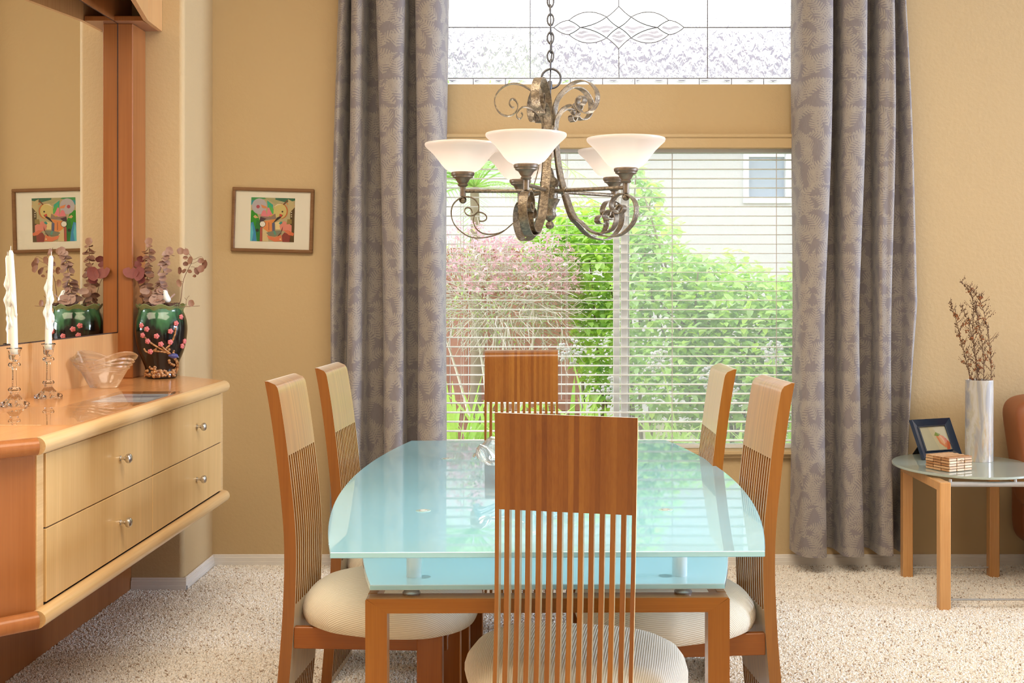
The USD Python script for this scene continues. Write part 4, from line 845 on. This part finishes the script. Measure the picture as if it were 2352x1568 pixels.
for sx in (-1, 1):
    for y0, w in ((LY0, LW), (LY1 - LW, LW)):
        part(dt, 'leg', hull([(sx * x, y, z) for x, z in ((LX - .002, 0), (LX - LW + .002, 0), (LX, .003), (LX - LW, .003), (LX - LW, FB_), (LX, FT - .004), (LX - .002, FT - .0015)) for y in (y0, y0 + w)]), M['table_wood_upright'])
    part(dt, 'side_rail', cbox(sx * LX, sx * (LX - .022), LY0 + LW, LY1 - LW, FB_, FT, .002), M['table_wood_side'])
for y0 in (LY0, LY1 - LW): part(dt, 'end_rail', hull([(sx * x, y, z) for sx in (-1, 1) for x, z, d in ((LX - .0025, FT - .001, 0), (LX - .006, FT, .003), (LX - LW + .001, FB_, 0)) for y in (y0 + d, y0 + LW - d)]), M['table_wood_rail'])
for sx in (-1, 1):
    for y0 in (2.742 - TYc, 4.09 - TYc):
        part(dt, 'metal_foot', lathe([(0, FT - .0005), (.019, FT - .0005), (.021, FT + .004), (.016, FT + .010), (.012, .6405), (0, .6405)], 24, (sx * .312, y0, 0)), M['steel_grey'], 35)
        part(dt, 'glass_spacer', lathe([(0, .653), (.018, .653), (.018, .7265), (0, .7265)], 24, (sx * .312, y0 + .06, 0)), M['frosted_leaf_glass'], 40)
    for y0 in (3.15 - TYc, 4.08 - TYc):
        dd = part(dt, 'fixing_disc', lathe([(0, .740), (.0200, .740), (.0200, .7408), (.0190, .7412), (0, .7412)], 32, (sx * .320, y0, 0)), M['green_edge_glass'], 35)
        part(dd, 'screw_ring', torus((sx * .320, y0, .7414), .0095, .0014, 'z', 24, 6), M['steel_grey'], True)

# footed glass bowl with swirled rim, middle of the table
def swirl(a, h, r):
    k = max(0, (h - .05) / .06); return (r * (1 + .10 * k * math.sin(5 * a + 1.0) + .02 * math.sin(15 * a + 30 * h)), h + .022 * k * math.sin(5 * a + 2.3) - .010 * k * math.sin(10 * a))
cg = [(0, .001), (.052, .001), (.054, .004), (.030, .010), (.013, .022), (.012, .034), (.026, .044), (.055, .058), (.090, .074), (.122, .094), (.142, .100), (.155, .092), (.160, .080), (.157, .079), (.150, .088), (.139, .093), (.120, .088), (.088, .068), (.050, .053), (0, .047)]
single('glass_centrepiece', xf(lathe(cg, 90, rfun=swirl), (-.058, 3.585, .7402)), M['bowl_glass'], 'clear footed glass bowl with swirled rim on the dining table', 'bowl', 40)

# ------------------------------------------------------------------ dining chairs
prof = CubicSpline([0, .184, .354, .48, .607, .75, .9, 1.057], [.036, .020, .006, 0, 0, .012, .030, .056])
CW = .308; SL, BR, ST = .01232, .01084, .0089
def back_strip(x0, x1, h0, h1, n, rnd=False, th=.0345):
    hs = np.linspace(h0, h1, n); rings = []
    for h in hs:
        y = -float(prof(h)); a, b = y - th / 2, y + th / 2
        if rnd and h > h1 - .026: b = y + th / 2 - .026 * (1 - math.sqrt(max(0, 1 - ((h - (h1 - .026)) / .026) ** 2)))
        rings.append([(x0, a, h), (x1, a, h), (x1, b, h), (x0, b, h)])
    V = np.array(rings).reshape(-1, 3); f = []
    for i in range(n - 1):
        for j in range(4):
            k = (j + 1) % 4; f += [(i * 4 + j, i * 4 + k, (i + 1) * 4 + k), (i * 4 + j, (i + 1) * 4 + k, (i + 1) * 4 + j)]
    e = (n - 1) * 4; f += [(0, 2, 1), (0, 3, 2), (e, e + 1, e + 2), (e, e + 2, e + 3)]
    return trimesh.Trimesh(V, f, process=False)
def seat_mesh():
    n = 72; out = []
    for i in range(n):
        a = 2 * PI * i / n; ca, sa = math.cos(a), math.sin(a); p = 3.4
        k = (abs(ca) ** p + abs(sa) ** p) ** (-1 / p); x, y = ca * k, sa * k
        w = np.interp(y, [-1, -.55, .1, .6, 1], [.165, .230, .276, .274, .250]); out.append((x * w, .272 + y * .260))
    O = np.array(out); c = np.array([0, .272]); V, f = [], []
    rings = [(.90, .348), (.975, .356), (1.0, .376), (1.0, .394), (.975, .416), (.92, .436), (.82, .452), (.66, .463), (.45, .469), (.22, .472)]
    for s, h in rings:
        for q in O: V.append((*(c + (q - c) * s), h))
    V.append((*c, .473)); V.append((*c, .348)); T = len(V) - 2
    for r in range(len(rings) - 1):
        for i in range(n):
            j = (i + 1) % n; f += [(r * n + i, r * n + j, (r + 1) * n + j), (r * n + i, (r + 1) * n + j, (r + 1) * n + i)]
    e = (len(rings) - 1) * n
    for i in range(n):
        j = (i + 1) % n; f += [(e + i, e + j, T), (j, i, T + 1)]
    A = [0.0]; R0 = .26; prs = [(0.0, .473)] + rings[::-1]
    for (s0, h0), (s1, h1) in zip(prs[:-1], prs[1:]): A.append(A[-1] + math.hypot((s1 - s0) * R0, h1 - h0))
    A = A[1:][::-1]; uv = []
    for a_ in A:
        for q in O: uv.append((q - c) * a_ / R0)
    uv += [np.zeros(2), np.zeros(2)]
    return trimesh.Trimesh(np.array(V), f, process=False), np.array(uv)
SEAT, SEAT_UV = seat_mesh()
def build_chair(label, loc, rot):
    t = thing('dining_chair', label, 'chair', loc, rot, 'dining chairs around the glass table')
    part(t, 'top_panel', back_strip(-CW / 2, CW / 2, .843, 1.057, 24, True), M['chair_wood'], 40)
    part(t, 'middle_panel', back_strip(-CW / 2, CW / 2, .170, .414, 14), M['chair_wood'], 40)
    part(t, 'bottom_rail', back_strip(-CW / 2, CW / 2, .0, .028, 2), M['chair_wood'], 40)
    x = -CW / 2
    for k in range(14):
        w = ST if k in (0, 13) else BR
        for h0, h1, nm, n in ((.414, .843, 'spindle', 14), (.028, .170, 'lower_spindle', 4)): part(t, nm, back_strip(x, x + w, h0, h1, n), M['chair_wood'], 40)
        x += w + SL
    part(t, 'seat', SEAT, M['seat_fabric'], True, uv=SEAT_UV, label='cream ribbed fabric seat cushion')
    for s in (-1, 1):
        part(t, 'side_rail', cbox(s * .150, s * .128, .010, .455, .288, .350, .002), M['chair_rail_wood'])
        part(t, 'front_leg', cbox(s * .215, s * .180, .378, .450, 0, .350, .0025), M['chair_leg_wood'])
    part(t, 'front_rail', cbox(-.182, .182, .420, .445, .300, .350, .002), M['chair_leg_wood'])
    return t
c0 = build_chair('slatted wooden dining chair in the foreground, its back to the viewer', (.031, 2.632, 0), (0, 1.3, -7.0))
for lab, loc, rz in (('slatted dining chair at the far end of the table, facing the viewer', (-.096, 4.985, 0), 180), ('nearer slatted dining chair on the left side of the table', (-.723, 3.585, 0), -93.3), ('farther slatted dining chair on the left side of the table', (-.681, 4.120, 0), -93.3), ('nearer slatted dining chair on the right side of the table', (.622, 3.525, 0), 95.4), ('farther slatted dining chair on the right side of the table', (.556, 4.070, 0), 91.0)):
    copy(c0, loc, (0, 0, rz), lab)

# ------------------------------------------------------------------ side table and its objects
st = thing('side_table', 'oval glass side table with wooden legs by the right curtain', 'side table', (0, 0, 0))
GZ = .545
part(st, 'glass_top', slab([(1.844 + .302 * math.cos(a), 5.235 + .356 * math.sin(a)) for a in np.linspace(0, 2 * PI, 72, endpoint=False)], GZ - .010, GZ, .0015), M['frosted_side_glass'], 30)
lg = ((1.636, 4.885), (1.650, 5.43), (2.043, 5.43), (2.030, 4.885)); q = .0225
for x, y in lg: part(st, 'leg', cbox(x - q, x + q, y - q, y + q, 0, .527, .003), M['side_table_wood'])
for a, b in ((0, 1), (3, 2)): part(st, 'top_rail', cbox(lg[a][0] - .02, lg[a][0] + .02, lg[a][1] + q, lg[b][1] - q, .488, .526, .003), M['side_table_wood'])
part(st, 'metal_tube', tube([(1.655, 4.900, .514), (2.012, 4.900, .514)], .011, 12), M['steel_grey'], 40)
part(st, 'metal_tube', tube([(1.665, 5.43, .514), (2.025, 5.43, .514)], .011, 12), M['steel_grey'], 40)
for x in (1.668, 1.935):
    for y in (4.900, 5.43): part(st, 'glass_support', tube([(x, y, .515), (x, y, GZ - .010)], .006, 10), M['steel_grey'], 40)
part(st, 'stretcher_rod', tube([(1.655, 4.885, .045), (2.012, 4.885, .045)], .004, 8), M['steel_grey'], 40)
part(st, 'stretcher_rod', tube([(1.665, 5.43, .047), (2.025, 5.43, .047)], .004, 8), M['steel_grey'], 40)
mv = thing('marble_vase', 'tall cylindrical vase of banded grey onyx on the side table', 'vase', (1.949, 5.345, GZ))
part(mv, 'body', lathe([(0, 0), (.059, 0), (.0605, .002), (.0605, .360), (.059, .3625), (.049, .3625), (.047, .36), (.047, .02), (0, .02)], 56), M['onyx'], 40)
def TW(cx, cy, d=0.0):
    y = 5.345 + d; return np.array([(2130 + cx / 5.6 - 1250) * y / 2740, y, EYE + (650 - (620 + cy / 5.6)) * y / 2740])
def twig(label, pts, seed, dep):
    rs = np.random.RandomState(seed); t = thing('dried_twig', label, 'dried twig', (0, 0, 0))
    S = [np.array([1.949 + rs.uniform(-.02, .02), 5.345 + dep * .4, GZ + .03])] + [TW(x, y, dep * (0.4 + 0.6 * k / len(pts))) for k, (x, y) in enumerate(pts)]
    C = spline(S, 50); part(t, 'stem', tube(C, np.linspace(.0021, .0008, 50), 6), M['twig_brown'], True)
    buds, blos = [], []
    for k in range(14, 50):
        b = C[k]; a = rs.uniform(0, 2 * PI); L = rs.uniform(.012, .06) * (1 - .4 * (k > 40)); d = np.array([math.cos(a), math.sin(a) * .6, rs.uniform(.5, 1.3)]); d /= np.linalg.norm(d)
        e = [b + d * L * s + np.array([0, 0, .012 * s * s]) for s in np.linspace(0, 1, 6)]
        part(t, 'side_shoot', tube(e, np.linspace(.0010, .0006, 6), 4), M['twig_brown'], True)
        for s in np.linspace(.2, 1, 6): buds.append(ball(b + d * L * s + rs.uniform(-.003, .003, 3), rs.uniform(.0012, .0026), 0, (1, 1, 1.6)))
        if rs.rand() < .34 and k < 44:
            c = b + d * L * rs.uniform(.2, .7)
            for _ in range(7): blos.append(ball(c + rs.uniform(-.007, .007, 3), rs.uniform(.0018, .0036), 1, rs.uniform(.6, 1.3, 3)))
    for k in range(12, 50):
        for _ in range(2): buds.append(ball(C[k] + rs.uniform(-.004, .004, 3), rs.uniform(.0012, .0024), 0))
    part(t, 'buds', cat_(buds), M['twig_brown'], True, kind='stuff')
    if blos: part(t, 'blossoms', cat_(blos), M['blossom_rust'], True, kind='stuff', label='tiny rust-coloured dried blossoms')
twig('dried twig leaning farthest left out of the marble vase', [(550, 1410), (500, 1170), (430, 900), (385, 700), (330, 520), (285, 430)], 11, .02)
twig('dried twig second from the left in the marble vase, short', [(640, 1410), (610, 1050), (580, 850), (530, 680), (445, 465)], 12, -.02)
twig('tallest dried twig in the marble vase', [(660, 1410), (620, 1150), (585, 700), (595, 480), (570, 340), (520, 250), (440, 150)], 13, .015)
twig('dried twig in the middle of the marble vase with rust blossoms', [(725, 1410), (715, 1050), (685, 800), (640, 560), (622, 470)], 14, -.015)
twig('dried twig farthest right in the marble vase', [(820, 1410), (810, 1050), (765, 720), (690, 430), (630, 330), (590, 270)], 15, .0)

pf = thing('desk_photo', 'navy blue framed desk photo leaning back on the side table', 'photo frame', (1.798, 5.401, GZ + .001), (0, 0, 23))
lean = math.radians(-27); fw, fh, fb = .112, .190, .036
def fr_(m): return xf(m, (0, 0, 0), rx=lean)
def rail(p0, p1, p2, p3): return hull([(p[0], y, p[1]) for p, y in ((p0, 0), (p1, 0), (p2, -.004), (p3, -.004))] + [((p0[0]) * .97, -.018, .095 + (p0[1] - .095) * .95), ((p1[0]) * .97, -.018, .095 + (p1[1] - .095) * .95)])
o = [(-fw, 0), (fw, 0), (fw, fh), (-fw, fh)]; i_ = [(-fw + fb, fb), (fw - fb, fb), (fw - fb, fh - fb), (-fw + fb, fh - fb)]
part(pf, 'frame', fr_(cat_([rail(o[k], o[(k + 1) % 4], i_[(k + 1) % 4], i_[k]) for k in range(4)])), M['navy_lacquer'])
part(pf, 'inner_bead', fr_(cat_([tube([(*[i_[k][0]], -.008, i_[k][1]), (i_[(k + 1) % 4][0], -.008, i_[(k + 1) % 4][1])], .0028, 8) for k in range(4)])), M['navy_lacquer'], 40)
iw, ih = 2 * (fw - fb), fh - 2 * fb
pp, ppc = flat_print([([(0, 0), (1, 0), (1, 1), (0, 1)], srgb(214, 206, 176)), ([(.0, 0), (.55, 0), (.35, 1), (0, 1)], srgb(200, 196, 172)), ([(.55, .62), (.62, .3), (.78, .12), (.9, .08), (.95, .35), (.84, .58), (.7, .64)], srgb(232, 150, 108)), ([(.62, .6), (.68, .34), (.8, .2), (.82, .4), (.74, .58)], srgb(240, 186, 146)), ([(.8, 0), (.95, .05), (1, .3), (.9, .5), (.84, .5), (.9, .3)], srgb(222, 116, 84)), ([(.5, .62), (.58, .76), (.74, .66), (.64, .58)], srgb(140, 160, 86))], -iw / 2, fb, iw, ih, -.003)
part(pf, 'picture', fr_(trimesh.Trimesh(pp[0], pp[1], process=False)), M['print_ink'], col=ppc, label='small print of a peach-coloured fruit')
part(pf, 'glazing', fr_(cbox(-iw / 2, iw / 2, -.0052, -.0044, fb, fh - fb)), M['picture_glass'])
part(pf, 'backing', fr_(cbox(-fw + .01, fw - .01, -.001, .004, .01, fh - .01)), M['black_felt'])
part(pf, 'easel_leg', hull([(-.02, .066, .11), (.02, .066, .11), (-.03, .155, 0), (.03, .155, 0), (-.02, .071, .11), (.02, .071, .11), (-.03, .160, 0), (.03, .160, 0)]), M['black_felt'])

wb = thing('wicker_box', 'small square woven wicker box on the side table', 'box', (1.728, 5.096, GZ + .001), (0, 0, 27))
hb_, bh = .067, .060
part(wb, 'core', cbox(-hb_ + .004, hb_ - .004, -hb_ + .004, hb_ - .004, 0, bh - .003), M['wicker_dark'])
for side in range(4):
    for col_ in range(3):
        for row in range(5):
            x0 = -hb_ + .001 + col_ * (2 * hb_ - .002) / 3; x1 = x0 + (2 * hb_ - .002) / 3 - .0016; z0 = .001 + row * .0112; y = -hb_ - (.0022 if (row + col_) % 2 else .0004)
            part(wb, 'woven_strip', xf(cbox(x0, x1, y, -hb_ + .004, z0, z0 + .0094, .002), rz=side * PI / 2), M['wicker_lit' if side == 0 else 'wicker'])  # viewer-side strips use a paler copy; lit side painted into the colour
for k in range(9): part(wb, 'lid_strip', cbox(-hb_, hb_, -hb_ + k * .01490, -hb_ + k * .01490 + .0135, bh - .004, bh + (.002 if k % 2 else .0008), .0015), M['wicker'])
part(wb, 'clasp_loop', torus((.004, -hb_ - .005, .044), .006, .0012, 'y', 20, 6), M['wicker'], True)

# sofa at the right edge
so = thing('sofa', 'brown leather sofa at the right edge, partly out of frame', 'sofa', (2.12, 4.70, 0))
def pillow(x0, x1, y0, y1, z0, z1, r): return cbox(x0, x1, y0, y1, z0, z1, r)
def puffy(x0, x1, y0, y1, z0, z1, e=4.0, n=28):
    m = trimesh.creation.uv_sphere(1.0, count=[n, n * 2]); v = m.vertices; s = np.sign(v) * np.abs(v) ** (2 / e); s /= np.maximum(1e-9, np.abs(s).max(0))
    m.vertices = s * np.array([(x1 - x0) / 2, (y1 - y0) / 2, (z1 - z0) / 2]) + np.array([(x0 + x1) / 2, (y0 + y1) / 2, (z0 + z1) / 2]); return m
part(so, 'base', puffy(.10, 2.0, .05, .92, .10, .40, 8), M['sofa_leather'], True)
bk = puffy(-.015, .95, .55, .80, .30, .835, 8); bk.vertices[:, 1] += .10 * (bk.vertices[:, 2] - .4); bk.vertices[:, 0] += np.where(bk.vertices[:, 0] < .3, .05 * np.clip((.75 - bk.vertices[:, 2]) / .45, 0, 1), 0)
part(so, 'back_cushion', bk, M['sofa_leather'], True)
part(so, 'back_cushion', xf(bk, (.99, 0, 0)), M['sofa_leather'], True)
part(so, 'back_rest', puffy(.07, 2.0, .74, .93, .10, .70, 8), M['sofa_leather'], True)
for k in range(2): part(so, 'seat_cushion', puffy(.12 + .94 * k, 1.05 + .94 * k, .08, .66, .36, .50, 6), M['sofa_leather'], True)
for x in (.16, 1.94):
    for y in (.10, .86): part(so, 'foot', lathe([(0, 0), (.02, 0), (.026, .10), (0, .10)], 16, (x, y, 0)), M['black_felt'], 40)

# ------------------------------------------------------------------ carpet pile (only where the floor shows)
rs = np.random.RandomState(21)
gx, gy = np.meshgrid(np.arange(-1.80, 2.45, .0067), np.arange(3.80, 5.64, .0067)); P = np.stack([gx.ravel(), gy.ravel()], 1); P += rs.uniform(-.0033, .0033, P.shape)
keep = ~((P[:, 0] < -1.551) & (P[:, 1] > 5.18)) & (np.abs(P[:, 0] / P[:, 1] + 0.014) < .47)
P = P[keep]; n = len(P)
def tuft(seed):
    r2 = np.random.RandomState(seed); b = np.array([(.0034 * math.cos(a), .0034 * math.sin(a), -.001) for a in (0, 2.1, 4.2)]); t = np.array([(.0040 * math.cos(a + .5) + .002, .0040 * math.sin(a + .5), .0085) for a in (0, 2.1, 4.2)])
    return hull(np.vstack([b, t, [[.003, .001, .0115]]]))
idx = np.where(rs.rand(n) < .05, 2, np.where(rs.rand(n) < .5, 0, 1))
scatter('/World/carpet_pile', [(tuft(1), M['tuft_light'], False), (tuft(2), M['tuft_mid'], False), (tuft(3), M['tuft_brown'], False)], np.c_[P, np.zeros(n)], euler_quat(rs.uniform(0, 6.28, n), rs.uniform(0, .45, n), rs.uniform(0, 6.28, n)), np.stack([rs.uniform(.88, 1.22, n)] * 2 + [rs.uniform(.8, 1.05, n)], 1), idx, 'flecked beige carpet pile covering the dining room floor', 'carpet')

# ------------------------------------------------------------------ garden outside the window
struct('ground', cbox(-14, 14, 5.84, 40, -.4, -.05), M['mulch'], label='planted ground outside the window', cat='ground')
nh = thing('neighbor_house', 'pale grey stucco house with a hipped tile roof beyond the garden', 'house', (0, 0, 0))
HY = 12.0
part(nh, 'wall', wall_xz(sbox(-5.5, -.2, 7.0, 3.2).difference(sbox(2.06, 2.20, 2.42, 3.02)), HY, HY + .2), M['stucco'])
wn = part(nh, 'window_frame', frame_xz(2.00, 2.48, 2.14, 3.08, .055, HY - .03, HY + .06, .004), M['house_trim'])
part(wn, 'pane', cbox(2.05, 2.43, HY + .05, HY + .06, 2.19, 2.62), M['house_pane']); part(wn, 'pane', cbox(2.05, 2.43, HY + .02, HY + .03, 2.64, 3.03), M['house_pane'])
part(wn, 'sash_bar', cbox(2.05, 2.43, HY + .01, HY + .06, 2.61, 2.65, .003), M['house_trim'])
part(nh, 'fascia', cbox(-5.9, 7.4, HY - .52, HY - .49, 3.10, 3.28, .004), M['house_trim'])
part(nh, 'soffit', cbox(-5.9, 7.4, HY - .5, HY + .1, 3.18, 3.21), M['stucco'])
for k in range(11):                                    # courses of barrel tile
    u = np.linspace(-5.9, 7.4, 420); y0 = HY - .55 + k * .33; z0 = 3.27 + k * .33 * .36; rows = []
    for dy, dz in ((0, 0), (0, .035), (.36, .035 + .36 * .36 - .03)): rows.append(np.stack([u, np.full_like(u, y0 + dy), z0 + dz + .028 * np.abs(np.sin(u * PI / .22))], 1))
    part(nh, 'tile_course', grid_mesh(np.array(rows)), M['roof_tile'])
fe = thing('fence', 'reddish brown board fence behind the pink bush', 'fence', (0, 0, 0))
for k in range(23): part(fe, 'board', cbox(-3.2 + k * .152, -3.2 + k * .152 + .146, 9.75, 9.775, -.1, 1.62 + .01 * math.sin(k * 2.1), .004), M['fence_wood'])
for zz_ in (.3, 1.3): part(fe, 'rail', cbox(-3.2, .29, 9.70, 9.75, zz_, zz_ + .09, .004), M['fence_wood'])

def leafmesh(L, W, fold=.25):
    v = [(0, 0, 0), (W / 2, L * .32, fold * W), (W * .42, L * .66, fold * W * .8), (0, L, -.05 * L), (-W * .42, L * .66, fold * W * .8), (-W / 2, L * .32, fold * W), (0, L * .5, 0)]
    return trimesh.Trimesh(v, [(0, 1, 6), (1, 2, 6), (2, 3, 6), (3, 4, 6), (4, 5, 6), (5, 0, 6)], process=False)
def in_blobs(blobs, n, rs, shell=.55):
    vol = np.array([b[3] * b[4] * b[5] for b in blobs]); k = rs.choice(len(blobs), n, p=vol / vol.sum()); B = np.array(blobs)[k]
    d = rs.normal(size=(n, 3)); d /= np.linalg.norm(d, axis=1, keepdims=True); r = 1 - shell * rs.rand(n) ** 1.6
    p = B[:, :3] + d * r[:, None] * B[:, 3:6]; return p, d
def shrub(name, label, cat, blobs, n, mats, L, W, seed, base, nb=7, flowers=None, bark='bark'):
    rs = np.random.RandomState(seed); t = thing(name, label, cat, (0, 0, 0)); base = np.array(base, float)
    for k in range(nb):
        b = blobs[k % len(blobs)]; e = np.array(b[:3]) + rs.uniform(-.6, .6, 3) * np.array(b[3:6]); m_ = (base + e) / 2 + rs.uniform(-.1, .1, 3)
        s = base + np.array([rs.uniform(-.12, .12), rs.uniform(-.08, .08), 0])
        part(t, 'branch', tube(spline([s, m_, e], 14), np.linspace(.018, .005, 14), 6), M[bark], True)
    p, d = in_blobs(blobs, n, rs); keep = p[:, 2] > 0.0; p, d = p[keep], d[keep]; n = len(p)
    q = euler_quat(np.arctan2(d[:, 0] * -1, d[:, 1]) + rs.uniform(-1.1, 1.1, n), rs.uniform(-.9, .7, n), rs.uniform(-.5, .5, n)); s = rs.uniform(.7, 1.3, n)
    scatter(t + '/foliage', [(leafmesh(L, W), M[m], False) for m in mats], p, q, np.stack([s] * 3, 1), rs.randint(0, len(mats), n))
    if flowers:
        m2, n2, r2, zmin = flowers; p, d = in_blobs(blobs, n2, rs, .18); keep = (p[:, 2] > zmin) & (d[:, 1] < .5); p = p[keep]; n2 = len(p)
        fm = cat_([leafmesh(r2, r2 * .7), xf(leafmesh(r2, r2 * .7), rz=2.1), xf(leafmesh(r2, r2 * .7), rz=4.2)])
        s = rs.uniform(.6, 1.4, n2); scatter(t + '/flowers', [(fm, M[m2], False)], p, euler_quat(rs.uniform(0, 6.28, n2), rs.uniform(-1.3, 1.3, n2), rs.uniform(0, 6, n2)), np.stack([s] * 3, 1), np.zeros(n2))
    return t
G_ = lambda px, py, y: ((px - 1250) * y / 2740, y, EYE + (650 - py) * y / 2740)
def blob(px, py, y, rx, rz, ry=None): return (*G_(px, py, y), rx, ry or (rx + rz) / 2 * .8, rz)
# grey-twigged bush with pink flowers
pb = shrub('pink_bush', 'round grey-twigged bush with pink flowers left of the window mullion', 'bush', [blob(1150, 670, 8.6, .52, .40), blob(1060, 640, 8.7, .40, .42), blob(1230, 640, 8.6, .34, .36), blob(1290, 740, 8.6, .22, .30)], 1500, ['leaf_pale', 'leaf_green'], .035, .014, 31, G_(1140, 985, 8.6)[:2] + (0,), 8, ('flower_pink', 3600, .021, 1.26), 'twig_grey')
rs = np.random.RandomState(77); tw = []
for k in range(900):
    p, d = in_blobs([blob(1150, 690, 8.6, .50, .38), blob(1070, 670, 8.7, .40, .40), blob(1230, 660, 8.6, .32, .34), blob(1285, 740, 8.6, .22, .32)], 1, rs, .5); p, d = p[0], d[0]
    e = p + d * rs.uniform(.06, .16) + rs.uniform(-.07, .07, 3); mm = (p + e) / 2 + rs.uniform(-.02, .02, 3); tw.append(tube([p - d * .05, mm, e], [.0042, .003, .0015], 4, False))
part(pb, 'twigs', cat_(tw), M['twig_grey'], True, kind='stuff')
shrub('lime_shrub', 'bright lime green shrub just left of the window mullion', 'shrub', [blob(1370, 640, 8.75, .19, .42), blob(1370, 780, 8.7, .17, .35), blob(1340, 540, 8.9, .24, .26), blob(1270, 560, 9.1, .24, .2), blob(1395, 880, 8.7, .16, .22)], 2600, ['leaf_lime', 'leaf_green'], .075, .042, 32, G_(1370, 990, 8.75)[:2] + (0,), 5)
hb1 = [blob(1500, 600, 8.5, .26, .38), blob(1470, 500, 8.6, .14, .28), blob(1530, 740, 8.4, .40, .50), blob(1640, 690, 8.3, .36, .36), blob(1700, 780, 8.2, .45, .50), blob(1800, 740, 8.3, .40, .40), blob(1890, 730, 8.4, .36, .45), blob(1560, 880, 8.2, .40, .40), blob(1730, 900, 8.1, .50, .40), blob(1860, 880, 8.2, .40, .45), blob(1690, 625, 8.4, .16, .16), blob(1590, 640, 8.45, .22, .2)]
shrub('hedge', 'wide leafy green hedge across the right half of the window', 'hedge', hb1, 9500, ['leaf_green', 'leaf_lime', 'leaf_green', 'leaf_pale'], .072, .040, 33, G_(1680, 985, 8.4)[:2] + (0,), 16)
for k, (px, pt) in enumerate(((1462, 345), (1500, 380))):
    shrub('climbing_shoot', ['tall leafy shoot rising above the hedge beside the chandelier', 'second leafy shoot above the hedge, right of the taller one'][k], 'shoot', [blob(px, pt + 60 + 70 * j, 8.75, .045, .10) for j in range(4)], 300, ['leaf_pale', 'leaf_green'], .07, .035, 40 + k, G_(px, 985, 8.75)[:2] + (0,), 2)
# feathery palm at the left
pt_ = thing('feather_palm', 'pale green feathery palm behind the pink bush', 'palm', (0, 0, 0)); rs = np.random.RandomState(50)
pc_ = np.array(G_(1090, 430, 9.6)); part(pt_, 'trunk', tube([(pc_[0], 9.6, -.05), (pc_[0] + .02, 9.6, 1.0), tuple(pc_)], [.05, .045, .035], 12), M['bark'], True)
for k in range(34):
    a = rs.uniform(0, 2 * PI); el = rs.uniform(-.1, 1.4); L = rs.uniform(1.0, 1.9); d = np.array([math.cos(a) * math.cos(el), math.sin(a) * math.cos(el) * .8, math.sin(el)])
    s = np.linspace(0, 1, 14); C = pc_ + d * L * s[:, None] + np.stack([np.zeros(14), np.zeros(14), -.55 * L * s ** 2.4 * math.cos(el)], 1)
    V, F = [], []; T = np.gradient(C, axis=0); T /= np.linalg.norm(T, axis=1, keepdims=True)
    for i in range(2, 14):
        for sub in (0, .5):
            c = C[i] * (1 - sub) + C[i - 1] * sub; side = np.cross(T[i], [0, 0, 1.0]); side /= np.linalg.norm(side) + 1e-9
            for sg in (-1, 1):
                tip = c + (side * sg * .8 + T[i] * .7 + np.array([0, 0, -.25])) * .26 * (1 - .5 * s[i]); w = T[i] * .010; j = len(V); V += [c - w, c + w, tip]; F.append((j, j + 1, j + 2))
    fr = part(pt_, 'frond', trimesh.Trimesh(np.array(V), F, process=False), M['leaf_pale'], False)
    part(fr, 'midrib', tube(C, np.linspace(.008, .002, 14), 5), M['leaf_green'], True)
# strap-leaved clumps below the window
def strap_clump(label, px, y, h, n, seed, fl=0):
    rs = np.random.RandomState(seed); x = (px - 1250) * y / 2740; t = thing('strap_leaf_clump', label, 'plant', (x, y, -.05))
    for k in range(n):
        a = rs.uniform(0, 2 * PI); L = h * rs.uniform(.75, 1.25); lean_ = rs.uniform(.12, .75); w = rs.uniform(.013, .021); s = np.linspace(0, 1, 9)
        r = L * lean_ * s ** 1.5; z = L * (s - .42 * lean_ * s ** 3); d = np.array([math.cos(a), math.sin(a)]); q = np.array([-d[1], d[0]])
        ww = w * np.clip(np.sin(PI * np.clip(.12 + s * .88, 0, 1)) ** .6, .02, 1); b0 = rs.uniform(-.06, .06, 2)
        Lp = np.array([[*(b0 + d * r[i] + q * e * ww[i]), z[i] + (.25 * ww[i] if e else 0)] for i in range(9) for e in (-1, 0, 1)]).reshape(9, 3, 3)
        part(t, 'leaf', grid_mesh(Lp), M['leaf_strap'], True)
    for k in range(fl):
        a = rs.uniform(0, 6.28); e = np.array([.22 * math.cos(a), .12 * math.sin(a), h * rs.uniform(1.25, 1.6)]); st_ = part(t, 'flower_stalk', tube(spline([(0, 0, 0), e * (.4, .4, .55), e], 10), .006, 6), M['leaf_green'], True)
        part(st_, 'flower_head', cat_([tube([e, e + v_ * .07], .0016, 4) for v_ in (lambda g: g / np.linalg.norm(g, axis=1, keepdims=True))(rs.normal(size=(26, 3)))] + [ball(e + v_ * .075, .011, 0) for v_ in (lambda g: g / np.linalg.norm(g, axis=1, keepdims=True))(rs.normal(size=(34, 3)))]), M['flower_white'], True, label='round head of small white flowers')
    return t
for k, (px, y, h, n, fl, lab) in enumerate(((1045, 7.5, .78, 34, 0, 'strap-leaved clump at the left window edge, beside the curtain'), (1125, 7.9, .72, 30, 0, 'strap-leaved clump left of the far dining chair'), (1200, 7.3, .66, 30, 0, 'strap-leaved clump directly behind the far dining chair'), (1300, 7.7, .72, 34, 0, 'strap-leaved clump right of the far dining chair'), (1375, 7.4, .64, 30, 1, 'strap-leaved clump with a white flower left of the mullion'),
                                              (1480, 7.3, .55, 28, 1, 'strap-leaved clump right of the mullion'), (1575, 7.5, .60, 30, 2, 'flowering strap-leaved clump in front of the hedge, near its middle'), (1680, 7.2, .55, 28, 2, 'flowering strap-leaved clump behind the farther right chair'), (1790, 7.4, .60, 30, 2, 'flowering strap-leaved clump at the right window edge'))):
    strap_clump(lab, px, y, h, n, 60 + k, fl)
